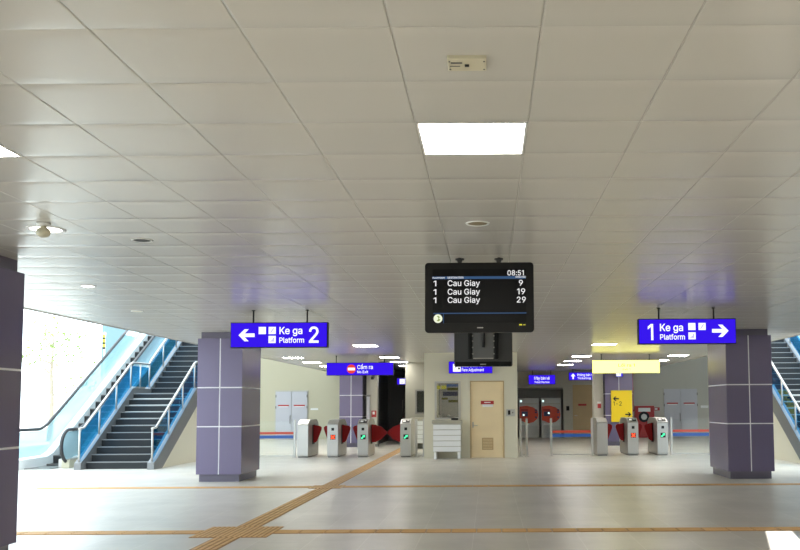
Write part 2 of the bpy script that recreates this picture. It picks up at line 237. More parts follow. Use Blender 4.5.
GLYPHS = {"-":[453,[337,244,337,188,114,188,114,244]],"0":[453,[227,-7,191,-3,158,7,130,24,105,48,85,77,69,113,57,155,50,202,48,254,50,306,57,353,69,395,85,431,106,461,130,484,159,502,191,512,227,516,262,512,295,502,323,484,348,461,368,431,384,395,396,353,403,306,405,254,403,202,396,155,384,113,368,77,348,48,323,24,295,7,263,-3],[227,50,250,52,271,60,290,74,306,92,320,116,330,144,338,176,342,213,344,254,342,295,338,332,330,365,320,393,306,416,290,435,271,449,250,457,227,460,203,457,182,449,163,435,147,416,134,393,123,365,115,332,111,295,109,254,111,213,115,176,123,144,134,116,147,92,163,74,182,60,203,52]],"1":[303,[236,509,236,0,172,0,172,448,169,448,46,358,46,427,158,509]],"2":[453,[64,0,64,47,234,229,252,248,268,266,282,282,294,298,303,312,311,327,316,341,319,356,320,371,319,389,315,405,308,419,298,431,287,441,273,449,258,455,241,458,224,460,205,458,188,454,172,447,159,438,148,427,139,413,132,398,128,381,127,362,66,362,68,391,75,418,86,442,102,464,121,482,143,496,168,507,196,513,225,516,254,513,281,507,306,497,328,482,346,465,361,445,372,423,379,398,381,372,380,354,377,336,371,318,363,299,351,280,336,259,317,235,294,209,267,180,153,60,153,57,389,57,389,0]],"3":[453,[218,-7,188,-5,159,1,133,10,108,22,88,38,70,57,57,79,48,104,44,132,109,132,112,115,118,100,126,87,137,76,150,66,165,59,182,54,200,51,219,50,239,51,258,55,275,61,291,69,304,80,315,93,323,108,328,125,329,145,328,163,323,180,316,196,306,211,292,223,275,234,254,241,229,246,201,248,157,248,157,299,288,448,288,452,70,452,70,509,372,509,372,461,211,278,211,289,247,290,279,286,308,276,333,262,354,244,371,222,383,198,391,173,393,145,390,116,383,90,370,66,354,45,333,27,309,12,281,2,251,-5]],"4":[453,[40,105,40,158,247,509,311,509,109,166,109,163,413,163,413,105],[282,0,282,121,282,146,282,318,343,318,343,0]],"5":[453,[221,-7,192,-5,165,1,140,11,118,25,99,41,83,60,71,82,63,105,60,130,122,130,125,115,130,102,138,89,148,78,160,68,173,60,188,54,204,51,221,50,241,51,259,56,276,64,291,75,304,89,314,104,322,122,326,141,328,162,326,183,321,203,314,221,303,237,290,251,275,262,257,270,238,275,218,277,201,276,184,273,167,268,152,262,139,255,128,246,67,253,96,509,366,509,366,452,151,452,134,301,136,301,148,311,162,318,178,325,194,330,212,333,229,334,252,332,274,328,294,321,313,311,330,299,345,285,358,269,370,251,379,231,386,210,390,187,391,163,388,132,381,102,369,76,352,52,332,32,309,15,282,3,253,-4]],"8":[453,[226,-7,193,-5,163,1,136,11,111,25,91,42,74,62,62,84,54,109,52,135,53,156,58,176,65,195,75,212,87,228,101,241,117,252,134,260,153,265,153,267,129,276,109,289,93,308,80,330,73,354,70,380,73,405,79,429,90,450,106,469,124,485,146,498,170,508,197,514,226,516,255,514,282,508,306,498,328,485,346,469,361,450,373,429,379,405,382,380,379,354,372,330,359,308,343,289,323,276,300,267,300,265,319,260,335,252,351,241,365,228,377,212,387,195,395,176,399,156,401,135,398,109,391,84,378,62,362,42,341,25,317,11,289,1,259,-5],[226,49,248,50,267,54,285,60,300,69,313,79,323,91,331,106,335,121,337,139,335,157,330,173,322,189,312,202,298,213,283,223,265,230,247,234,226,235,206,234,187,230,169,223,154,213,140,202,130,189,122,173,117,157,115,139,117,121,121,106,129,91,139,79,152,69,167,60,185,54,205,50],[226,290,244,291,260,294,274,300,287,308,298,318,307,330,314,344,318,359,319,376,318,392,314,407,308,420,299,432,288,442,275,449,260,455,244,459,226,460,208,459,192,455,177,449,164,442,153,432,145,420,138,407,134,392,133,376,134,359,138,344,145,330,154,318,165,308,178,300,193,294,209,291]],"9":[453,[226,516,256,513,285,506,310,494,333,478,352,458,368,434,380,408,387,378,389,347,387,322,382,296,373,270,359,240,340,207,315,168,200,0,130,0,301,248,307,248,302,238,295,229,287,221,278,214,268,207,257,202,245,198,232,195,218,195,188,197,161,203,137,214,116,229,98,247,83,269,72,294,66,321,64,352,66,382,73,411,85,436,101,459,120,479,143,494,168,506,196,513],[226,460,207,459,190,454,174,446,160,435,148,423,138,407,131,390,127,372,125,352,127,331,131,313,138,295,148,280,160,268,174,257,190,250,207,245,226,243,245,245,263,249,279,257,293,267,305,280,314,295,322,312,326,330,327,350,326,371,322,390,314,407,305,422,293,435,279,446,263,454,245,459]],":":[187,[95,-4,83,-3,73,1,63,9,55,18,51,29,50,41,51,53,55,64,63,73,73,81,83,85,95,87,107,85,118,81,128,73,135,64,140,53,141,41,140,29,135,18,128,9,118,1,107,-3],[95,271,83,272,73,277,63,284,55,294,51,304,50,316,51,328,55,339,63,349,73,356,83,360,95,362,107,360,118,356,128,349,135,339,140,328,141,316,140,304,135,294,128,284,118,277,107,272]],"A":[479,[16,0,201,509,276,509,463,0,395,0,287,302,280,323,272,346,264,372,255,402,244,438,232,478,245,478,233,437,222,402,213,371,204,345,197,322,191,302,85,0],[110,142,110,199,370,199,370,142]],"C":[510,[267,-7,225,-3,186,7,150,25,119,49,92,79,70,115,53,157,44,203,40,254,44,305,53,352,70,393,92,429,119,459,150,484,186,501,225,512,267,516,293,514,317,511,340,504,362,496,383,485,402,471,419,456,435,438,448,418,459,397,467,373,473,348,408,348,404,365,397,380,389,395,380,407,369,418,357,428,344,437,330,444,315,449,300,453,284,455,267,456,237,453,209,445,184,432,161,414,141,391,125,364,113,332,106,295,103,254,106,213,113,177,125,145,141,117,161,94,184,76,210,63,237,56,267,53,284,54,300,56,315,60,330,65,344,72,357,81,369,90,380,102,389,114,397,128,404,144,408,160,473,160,467,135,459,112,448,91,435,71,420,53,402,38,383,24,363,13,341,5,317,-2,293,-6]],"D":[502,[219,0,96,0,96,57,215,57,254,60,288,68,318,81,343,99,363,122,379,149,390,181,397,216,399,255,397,294,390,329,379,361,364,388,344,410,320,428,291,441,258,449,221,452,93,452,93,509,225,509,273,505,315,495,353,478,385,455,412,426,433,391,449,351,458,306,462,255,458,205,449,159,433,119,411,83,384,54,351,31,312,14,268,3],[125,509,125,0,60,0,60,509]],"E":[418,[60,0,60,509,372,509,372,452,125,452,125,286,355,286,355,229,125,229,125,57,375,57,375,0]],"F":[410,[60,0,60,509,369,509,369,452,125,452,125,278,346,278,346,221,125,221,125,0]],"G":[520,[269,-7,225,-3,185,7,149,25,118,49,91,79,69,116,53,157,43,203,40,254,43,305,53,352,69,393,91,429,117,459,149,484,184,501,223,512,265,516,291,514,316,510,340,504,363,494,384,483,403,469,421,453,436,436,449,416,460,395,468,373,474,349,408,349,402,365,395,379,387,393,378,406,368,417,356,427,344,436,330,443,315,448,300,453,283,455,265,456,236,453,209,445,183,432,160,414,141,392,125,364,113,332,106,295,103,254,106,213,113,177,125,145,141,117,161,95,184,76,210,63,238,56,269,53,296,55,322,61,345,71,365,85,382,102,396,123,407,147,413,173,415,202,434,199,283,199,283,256,478,256,478,200,475,160,466,124,451,91,431,62,406,38,377,19,344,5,308,-4]],"I":[300,[31,0,31,57,118,57,118,452,31,452,31,509,269,509,269,452,183,452,183,57,269,57,269,0]],"K":[466,[104,145,104,216,116,231,128,246,139,261,151,275,162,289,174,303,187,317,199,331,212,344,364,509,448,509,231,276,228,276],[60,0,60,509,125,509,125,334,124,225,125,193,125,0],[372,0,188,259,228,309,449,0]],"L":[393,[60,0,60,509,125,509,125,57,361,57,361,0]],"M":[628,[60,0,60,509,152,509,277,187,287,159,299,123,311,84,322,49,307,49,318,83,330,121,342,158,352,187,476,509,568,509,568,0,504,0,504,291,504,327,505,369,506,413,507,457,513,457,508,441,503,425,498,409,482,363,467,322,456,291,342,0,286,0,170,291,159,321,145,361,129,408,112,457,119,457,120,416,121,372,122,328,122,291,122,0]],"N":[523,[60,0,60,509,136,509,343,183,349,174,355,163,363,151,371,137,379,122,388,107,396,90,405,73,414,55,405,54,403,72,402,90,401,108,400,126,399,142,399,157,399,195,399,509,463,509,463,0,387,0,202,290,177,331,168,346,159,363,148,381,108,452,119,454,122,384,124,328,125,291,125,0]],"O":[533,[267,-7,225,-3,186,7,150,25,119,49,92,79,70,115,53,157,44,203,40,254,44,305,53,352,70,393,92,429,119,459,150,484,186,501,225,512,267,516,309,512,348,501,384,484,415,459,442,429,464,393,480,352,490,305,493,254,490,203,480,157,464,115,442,79,415,49,384,25,348,7,309,-3],[267,53,296,55,324,63,349,76,372,94,392,116,408,144,420,176,428,213,430,254,428,295,420,332,408,365,392,392,372,415,349,433,324,446,296,453,267,456,237,453,210,445,184,433,161,415,142,392,125,364,113,332,106,295,103,254,106,213,113,176,125,144,142,117,161,94,184,76,210,63,237,55]],"P":[444,[60,0,60,509,235,509,272,506,305,499,332,487,356,471,375,452,390,430,400,404,407,377,409,348,407,318,400,291,390,265,375,243,356,223,332,207,305,195,272,188,235,186,125,186,125,0],[125,242,233,242,257,244,279,248,297,256,312,266,324,279,333,294,339,310,343,328,344,348,343,367,339,385,333,402,324,416,312,428,297,439,279,446,257,451,232,452,125,452]],"R":[449,[60,0,60,509,236,509,273,506,305,500,333,489,356,473,376,455,390,433,401,408,407,381,409,352,407,323,401,296,390,271,376,250,356,232,333,217,305,206,273,200,236,198,125,198,125,0],[125,255,234,255,258,256,280,260,298,267,313,276,325,287,334,300,340,316,344,333,345,352,344,371,340,389,334,405,325,419,313,430,298,440,279,446,258,451,233,452,125,452],[353,0,230,229,303,229,428,0]],"S":[446,[224,-9,188,-7,156,-1,128,9,102,23,81,40,64,60,51,83,42,109,38,137,104,137,108,118,114,102,123,88,136,76,150,66,166,59,185,53,204,50,224,49,246,50,267,54,286,60,303,69,317,79,329,92,338,106,344,122,346,139,344,154,340,168,332,179,322,189,310,197,296,205,280,211,263,217,245,222,184,239,145,253,112,269,86,289,67,313,56,341,52,372,54,400,62,425,75,448,92,468,113,484,138,498,165,508,195,514,227,516,259,514,289,508,316,498,340,484,360,468,377,449,390,427,398,403,401,378,337,378,332,402,320,421,302,437,280,449,254,456,225,459,204,457,185,454,167,448,152,440,139,430,129,418,121,405,117,391,115,376,117,359,122,345,131,334,142,324,155,315,169,308,184,302,198,297,212,293,264,279,279,275,295,270,312,264,328,256,344,248,359,238,372,226,384,213,395,198,402,180,407,161,408,139,406,112,399,87,386,64,370,43,349,25,323,11,294,0,261,-7]],"T":[448,[32,452,32,509,417,509,417,452,257,452,257,0,193,0,193,452]],"U":[517,[259,-8,220,-6,186,2,154,15,126,33,103,55,85,80,71,108,63,140,60,173,60,509,124,509,124,178,126,155,132,133,141,113,153,95,169,80,187,68,208,59,232,53,259,52,285,53,309,59,331,68,349,80,364,95,377,113,385,133,391,155,393,178,393,509,457,509,457,173,454,140,446,108,433,80,414,55,391,33,363,15,332,2,297,-6]],"a":[389,[160,-9,137,-7,115,-3,94,5,76,15,60,29,48,45,38,63,32,84,30,108,32,128,36,146,43,161,53,174,64,184,78,193,92,200,108,206,125,211,143,214,161,217,178,220,234,227,247,229,257,231,265,235,271,240,274,246,276,255,276,257,275,272,272,285,267,297,260,307,251,315,240,322,227,327,212,330,196,331,178,330,163,327,149,322,137,316,127,309,118,301,110,292,104,283,100,274,41,291,51,313,64,331,79,346,95,358,114,368,133,375,153,380,173,383,194,384,208,384,223,382,239,379,255,375,271,369,286,360,300,350,312,336,322,320,330,301,335,278,337,251,337,0,277,0,277,52,272,52,267,43,260,34,252,25,242,16,229,8,215,1,199,-4,181,-7],[170,45,192,47,211,51,228,59,242,68,254,80,263,93,270,108,274,122,276,138,276,190,272,187,267,184,259,182,251,180,241,178,231,176,200,171,175,168,161,166,147,163,134,159,122,153,112,147,103,139,97,130,93,118,92,105,93,93,96,82,102,72,109,64,119,57,130,52,142,48,156,46]],"b":[424,[229,-8,208,-7,189,-3,172,4,159,12,147,21,138,31,130,41,123,50,118,59,112,59,112,0,53,0,53,509,114,509,114,319,118,319,123,327,130,336,137,346,147,355,158,364,171,373,188,379,207,383,229,384,259,382,287,374,313,361,335,342,354,320,370,293,381,261,388,227,390,189,388,151,381,116,370,84,355,57,336,34,313,16,288,3,260,-6],[220,47,242,49,262,55,279,66,294,80,306,97,316,117,323,139,327,163,328,189,327,215,323,239,316,261,307,281,295,298,280,311,262,322,243,328,220,330,198,328,178,322,161,312,147,299,134,282,125,263,118,241,114,216,113,189,114,162,118,138,125,115,135,95,147,78,162,65,179,55,198,49]],"c":[395,[207,-8,174,-5,144,3,117,16,93,35,72,58,56,85,44,116,37,150,34,187,37,225,44,260,56,291,72,318,93,341,117,360,144,374,174,382,207,384,226,384,243,381,260,377,276,371,291,364,305,356,318,346,330,335,340,322,349,308,356,293,362,277,303,262,300,272,295,281,290,289,284,297,278,304,270,311,261,316,252,321,242,325,231,328,220,329,207,330,184,328,163,321,145,310,130,296,118,278,108,258,102,236,98,212,96,187,98,163,102,139,108,117,118,97,130,80,145,66,163,55,184,49,207,46,220,47,232,49,243,52,253,55,262,60,271,66,279,73,285,80,292,89,297,98,301,107,304,117,363,102,357,86,350,70,341,56,331,43,319,32,306,21,292,12,277,5,261,-1,244,-5,226,-7]],"d":[424,[195,-8,165,-6,137,3,111,16,89,34,70,57,55,84,43,116,36,151,34,189,36,227,43,261,55,293,70,320,89,342,112,361,137,374,165,382,196,384,218,383,237,379,253,373,267,364,278,355,287,346,295,336,301,327,306,319,311,319,311,509,372,509,372,0,313,0,313,59,307,59,301,50,295,41,287,31,277,21,266,12,252,4,236,-3,217,-7],[205,47,226,49,246,55,263,65,278,78,290,95,299,115,306,138,310,162,312,189,310,216,306,241,300,263,290,282,278,299,263,312,246,322,227,328,205,330,182,328,162,322,145,311,130,298,118,281,108,261,102,239,98,215,96,189,98,163,102,139,109,117,118,97,130,80,145,66,162,55,182,49]],"e":[404,[212,-8,177,-5,145,3,117,16,92,35,72,58,56,85,44,116,37,150,34,187,36,224,44,258,55,290,71,317,91,340,115,359,142,373,172,382,205,384,226,383,246,380,266,374,285,366,303,355,319,341,334,324,347,305,357,282,365,256,370,227,371,194,371,169,97,169,98,151,102,127,110,106,121,88,135,73,151,61,169,53,190,48,212,46,227,47,241,49,254,53,265,58,276,65,285,73,294,82,300,93,306,105,365,91,358,72,348,55,335,39,320,26,302,14,283,4,261,-3,237,-7],[308,226,304,248,298,269,288,286,277,301,263,314,246,323,227,328,205,330,183,328,164,323,146,313,131,301,119,286,109,270,102,251,97,231,97,221,308,221]],"f":[253,[228,379,228,327,6,327,6,379],[81,0,81,432,82,452,87,470,96,486,107,499,120,510,135,519,152,525,169,529,187,530,201,530,212,529,222,527,231,525,238,523,243,521,227,468,215,472,209,473,202,474,195,474,178,472,164,468,154,460,147,449,143,435,142,419,142,0]],"g":[425,[207,-151,180,-149,156,-146,134,-140,114,-132,97,-122,82,-110,70,-97,59,-84,51,-69,101,-41,107,-49,114,-57,122,-66,131,-74,142,-82,154,-88,169,-93,187,-96,207,-97,236,-95,261,-87,282,-75,298,-58,308,-34,311,-6,311,68,306,68,301,60,294,51,287,41,277,32,266,23,252,16,236,10,217,6,195,5,165,7,138,14,113,27,90,43,71,65,55,90,43,120,36,154,34,191,36,229,43,263,55,293,71,320,90,342,112,361,138,374,166,382,196,384,218,383,237,379,253,373,267,365,279,356,288,346,296,336,302,327,308,319,313,319,313,379,372,379,372,-9,370,-40,363,-67,350,-90,334,-109,314,-124,291,-136,265,-144,237,-149],[205,59,227,61,246,66,264,75,278,87,290,103,300,121,307,142,311,166,312,193,311,219,307,242,300,264,291,283,279,299,264,312,247,322,227,328,205,330,182,328,163,322,145,312,130,298,118,282,109,262,102,241,98,218,96,193,98,167,102,144,109,123,118,104,131,88,145,76,163,66,183,61]],"h":[410,[114,227,114,0,53,0,53,509,114,509,114,287,102,287,116,319,132,344,152,362,175,374,200,382,227,384,252,383,275,377,295,369,313,356,328,340,341,321,350,298,355,271,357,240,357,0,296,0,296,235,293,263,286,286,273,304,256,318,235,326,210,329,192,328,176,324,161,317,147,308,136,297,126,283,119,266,115,248]],"i":[166,[53,0,53,379,114,379,114,0],[84,443,73,444,63,448,54,455,47,463,43,472,41,483,43,494,47,504,54,512,63,518,73,522,84,524,95,522,105,518,114,512,121,504,125,494,126,483,125,472,121,463,114,455,105,448,95,444]],"j":[166,[53,379,114,379,114,-30,112,-52,108,-72,102,-90,92,-106,80,-119,65,-129,47,-137,27,-141,4,-143,-10,-143,-10,-87,2,-87,18,-85,31,-80,40,-72,47,-61,51,-46,53,-29],[83,443,72,444,62,448,53,455,47,463,42,472,41,483,42,494,47,504,53,512,62,518,72,522,83,524,95,522,105,518,114,512,120,504,125,494,126,483,125,472,120,463,114,455,105,448,95,444]],"k":[380,[110,137,110,212,121,212,284,379,360,379,184,199,177,199],[53,0,53,509,114,509,114,0],[294,0,148,186,191,229,372,0]],"l":[189,[139,-2,112,0,91,8,74,20,62,37,55,59,53,84,53,509,114,509,114,99,114,83,117,71,120,62,126,57,135,53,146,52,160,53,170,54,181,3,162,-1,154,-2,147,-2]],"m":[609,[53,0,53,379,112,379,112,295,108,295,114,314,122,331,132,346,144,358,158,368,172,376,187,382,203,385,219,386,245,383,268,375,287,361,303,342,314,320,321,295,312,295,318,312,326,329,337,343,350,356,364,366,381,375,398,381,417,385,437,386,458,385,478,380,497,372,514,361,529,346,541,328,550,307,555,283,557,255,557,0,496,0,496,254,493,279,485,298,473,313,456,323,438,329,419,330,402,329,387,326,374,320,363,312,353,302,345,290,340,277,336,263,335,247,335,0,274,0,274,260,272,280,265,297,253,311,238,322,220,328,199,330,185,329,171,326,158,320,145,312,135,302,126,289,119,274,115,257,114,238,114,0]],"n":[409,[114,227,114,0,53,0,53,379,112,379,112,287,102,287,116,319,132,344,152,362,175,374,200,382,227,384,252,383,275,377,295,369,313,356,328,340,341,321,350,298,355,271,357,240,357,0,296,0,296,235,293,263,286,286,273,304,256,318,235,326,210,329,192,328,176,324,161,317,147,308,136,297,126,283,119,266,115,248]],"o":[415,[207,-8,174,-5,144,3,117,16,93,35,72,58,56,85,44,116,37,150,34,187,37,225,44,260,56,291,72,318,93,341,117,360,144,374,174,382,207,384,241,382,271,374,299,360,323,341,343,318,359,291,371,260,379,225,381,187,379,150,371,116,359,85,343,58,323,35,299,16,271,3,241,-5],[207,46,231,49,252,55,270,66,285,80,298,97,307,117,314,139,318,163,319,187,318,212,314,236,307,258,298,278,285,296,270,310,252,321,231,328,207,330,184,328,163,321,145,310,130,296,118,278,108,258,102,236,98,212,96,187,98,163,102,139,108,117,118,97,130,80,145,66,163,55,184,49]],"r":[259,[53,0,53,379,112,379,112,321,115,321,124,339,137,354,152,367,171,377,191,383,213,385,229,384,243,384,243,322,230,324,223,325,215,326,207,326,190,324,174,321,159,315,146,306,135,296,126,284,119,269,115,254,114,237,114,0]],"s":[365,[182,-8,157,-7,133,-3,112,3,93,12,76,24,62,38,50,54,41,73,36,94,94,107,101,87,111,72,124,60,141,52,160,47,181,45,206,47,227,53,244,62,258,74,265,88,268,103,266,115,262,126,254,136,243,144,229,150,212,155,149,170,118,180,92,192,72,208,58,227,50,249,47,274,49,295,55,314,65,332,79,347,95,360,115,370,137,378,161,383,187,384,212,383,234,379,254,372,271,363,286,352,299,339,309,324,318,308,324,290,268,277,262,291,254,304,243,316,228,325,210,331,187,333,166,331,147,326,131,317,119,305,111,292,109,277,110,264,115,253,124,243,136,235,152,229,172,223,229,209,261,200,287,187,306,171,320,153,328,131,331,107,329,85,323,65,312,47,298,31,281,18,260,6,236,-2,210,-7]],"t":[227,[204,379,204,327,6,327,6,379],[65,471,126,471,126,98,127,83,130,70,136,61,144,55,156,51,170,50,185,51,202,54,213,2,207,0,200,-2,192,-3,184,-3,176,-4,168,-4,138,-1,113,7,92,21,77,41,68,64,65,93]],"u":[410,[182,-5,158,-3,135,2,115,11,97,23,82,39,69,59,60,82,54,109,53,139,53,379,114,379,114,144,116,117,124,94,137,75,154,61,175,53,200,50,218,51,234,55,249,62,263,71,274,83,283,97,290,113,295,132,296,153,296,379,357,379,357,0,298,0,298,92,307,92,294,60,277,35,257,17,234,5,209,-3]],"v":[389,[163,0,17,379,84,379,165,155,173,132,180,110,187,87,193,64,199,42,206,21,184,21,191,42,197,64,203,87,209,110,216,132,224,155,305,379,371,379,226,0]],"x":[378,[21,0,171,218,171,171,29,379,100,379,147,306,159,287,170,270,179,253,188,237,198,221,207,206,175,206,185,221,194,237,202,253,211,270,222,287,233,306,282,379,352,379,209,169,209,214,358,0,287,0,231,85,219,103,209,120,200,136,191,152,182,167,173,182,205,182,195,167,187,152,178,136,170,120,160,103,148,85,91,0]],"y":[389,[47,-139,61,-86,71,-87,83,-89,94,-90,104,-89,113,-86,122,-81,130,-74,138,-64,145,-51,151,-36,163,-1,17,379,84,379,165,155,173,132,180,109,187,87,193,64,199,42,206,21,184,21,190,42,196,64,202,87,209,110,216,132,224,155,305,379,371,379,204,-58,196,-77,187,-93,177,-107,165,-119,153,-128,139,-136,125,-141,109,-144,91,-145,82,-145,73,-144,65,-143,57,-142,52,-140]],"á":[389,[160,-9,137,-7,115,-3,94,5,76,15,60,29,48,45,38,63,32,84,30,108,32,128,36,146,43,161,53,174,64,184,78,193,92,200,108,206,125,211,143,214,161,217,178,220,234,227,247,229,257,231,265,235,271,240,274,246,276,255,276,257,275,272,272,285,267,297,260,307,251,315,240,322,227,327,212,330,196,331,178,330,163,327,149,322,137,316,127,309,118,301,110,292,104,283,100,274,41,291,51,313,64,331,79,346,95,358,114,368,133,375,153,380,173,383,194,384,208,384,223,382,239,379,255,375,271,369,286,360,300,350,312,336,322,320,330,301,335,278,337,251,337,0,277,0,277,52,272,52,267,43,260,34,252,25,242,16,229,8,215,1,199,-4,181,-7],[170,45,192,47,211,51,228,59,242,68,254,80,263,93,270,108,274,122,276,138,276,190,272,187,267,184,259,182,251,180,241,178,231,176,200,171,175,168,161,166,147,163,134,159,122,153,112,147,103,139,97,130,93,118,92,105,93,93,96,82,102,72,109,64,119,57,130,52,142,48,156,46],[162,429,210,529,278,529,212,429]],"é":[404,[212,-8,177,-5,145,3,117,16,92,35,72,58,56,85,44,116,37,150,34,187,36,224,44,258,55,290,71,317,91,340,115,359,142,373,172,382,205,384,226,383,246,380,266,374,285,366,303,355,319,341,334,324,347,305,357,282,365,256,370,227,371,194,371,169,97,169,98,151,102,127,110,106,121,88,135,73,151,61,169,53,190,48,212,46,227,47,241,49,254,53,265,58,276,65,285,73,294,82,300,93,306,105,365,91,358,72,348,55,335,39,320,26,302,14,283,4,261,-3,237,-7],[308,226,304,248,298,269,288,286,277,301,263,314,246,323,227,328,205,330,183,328,164,323,146,313,131,301,119,286,109,270,102,251,97,231,97,221,308,221],[177,429,225,529,293,529,227,429]],"ò":[415,[207,-8,174,-5,144,3,117,16,93,35,72,58,56,85,44,116,37,150,34,187,37,225,44,260,56,291,72,318,93,341,117,360,144,374,174,382,207,384,241,382,271,374,299,360,323,341,343,318,359,291,371,260,379,225,381,187,379,150,371,116,359,85,343,58,323,35,299,16,271,3,241,-5],[207,46,231,49,252,55,270,66,285,80,298,97,307,117,314,139,318,163,319,187,318,212,314,236,307,258,298,278,285,296,270,310,252,321,231,328,207,330,184,328,163,321,145,310,130,296,118,278,108,258,102,236,98,212,96,187,98,163,102,139,108,117,118,97,130,80,145,66,163,55,184,49],[183,429,117,529,186,529,234,429]],"Đ":[513,[230,0,107,0,107,57,226,57,265,60,299,68,329,81,354,99,374,122,390,149,401,181,408,216,410,255,408,294,401,329,390,361,375,388,355,410,330,428,302,441,269,449,232,452,104,452,104,509,236,509,283,505,326,495,363,478,396,455,423,426,444,391,460,351,469,306,473,255,469,205,460,159,444,119,422,83,395,54,362,31,323,14,279,3],[136,509,136,0,71,0,71,509],[7,228,7,281,270,281,270,228]],"ấ":[389,[160,-9,137,-7,115,-3,94,5,76,15,60,29,48,45,38,63,32,84,30,108,32,128,36,146,43,161,53,174,64,184,78,193,92,200,108,206,125,211,143,214,161,217,178,220,234,227,247,229,257,231,265,235,271,240,274,246,276,255,276,257,275,272,272,285,267,297,260,307,251,315,240,322,227,327,212,330,196,331,178,330,163,327,149,322,137,316,127,309,118,301,110,292,104,283,100,274,41,291,51,313,64,331,79,346,95,358,114,368,133,375,153,380,173,383,194,384,208,384,223,382,239,379,255,375,271,369,286,360,300,350,312,336,322,320,330,301,335,278,337,251,337,0,277,0,277,52,272,52,267,43,260,34,252,25,242,16,229,8,215,1,199,-4,181,-7],[170,45,192,47,211,51,228,59,242,68,254,80,263,93,270,108,274,122,276,138,276,190,272,187,267,184,259,182,251,180,241,178,231,176,200,171,175,168,161,166,147,163,134,159,122,153,112,147,103,139,97,130,93,118,92,105,93,93,96,82,102,72,109,64,119,57,130,52,142,48,156,46],[142,426,82,426,82,428,162,520,220,520,301,428,301,426,240,426,191,485],[237,547,285,641,353,641,287,547]],"ề":[404,[212,-8,177,-5,145,3,117,16,92,35,72,58,56,85,44,116,37,150,34,187,36,224,44,258,55,290,71,317,91,340,115,359,142,373,172,382,205,384,226,383,246,380,266,374,285,366,303,355,319,341,334,324,347,305,357,282,365,256,370,227,371,194,371,169,97,169,98,151,102,127,110,106,121,88,135,73,151,61,169,53,190,48,212,46,227,47,241,49,254,53,265,58,276,65,285,73,294,82,300,93,306,105,365,91,358,72,348,55,335,39,320,26,302,14,283,4,261,-3,237,-7],[308,226,304,248,298,269,288,286,277,301,263,314,246,323,227,328,205,330,183,328,164,323,146,313,131,301,119,286,109,270,102,251,97,231,97,221,308,221],[157,426,97,426,97,428,177,520,235,520,315,428,315,426,254,426,206,485],[269,547,203,641,271,641,319,547]],"ỉ":[166,[53,0,53,379,114,379,114,0],[104,429,58,429,82,476,84,480,84,483,83,486,81,488,78,489,74,489,27,489,27,529,74,529,87,529,99,527,109,524,117,520,123,515,128,509,132,502,133,494,133,486,131,477,128,468,122,459]],"ố":[415,[207,-8,174,-5,144,3,117,16,93,35,72,58,56,85,44,116,37,150,34,187,37,225,44,260,56,291,72,318,93,341,117,360,144,374,174,382,207,384,241,382,271,374,299,360,323,341,343,318,359,291,371,260,379,225,381,187,379,150,371,116,359,85,343,58,323,35,299,16,271,3,241,-5],[207,46,231,49,252,55,270,66,285,80,298,97,307,117,314,139,318,163,319,187,318,212,314,236,307,258,298,278,285,296,270,310,252,321,231,328,207,330,184,328,163,321,145,310,130,296,118,278,108,258,102,236,98,212,96,187,98,163,102,139,108,117,118,97,130,80,145,66,163,55,184,49],[160,426,100,426,100,428,180,520,238,520,319,428,319,426,258,426,209,485],[255,547,303,641,371,641,305,547]]," ":[187]}
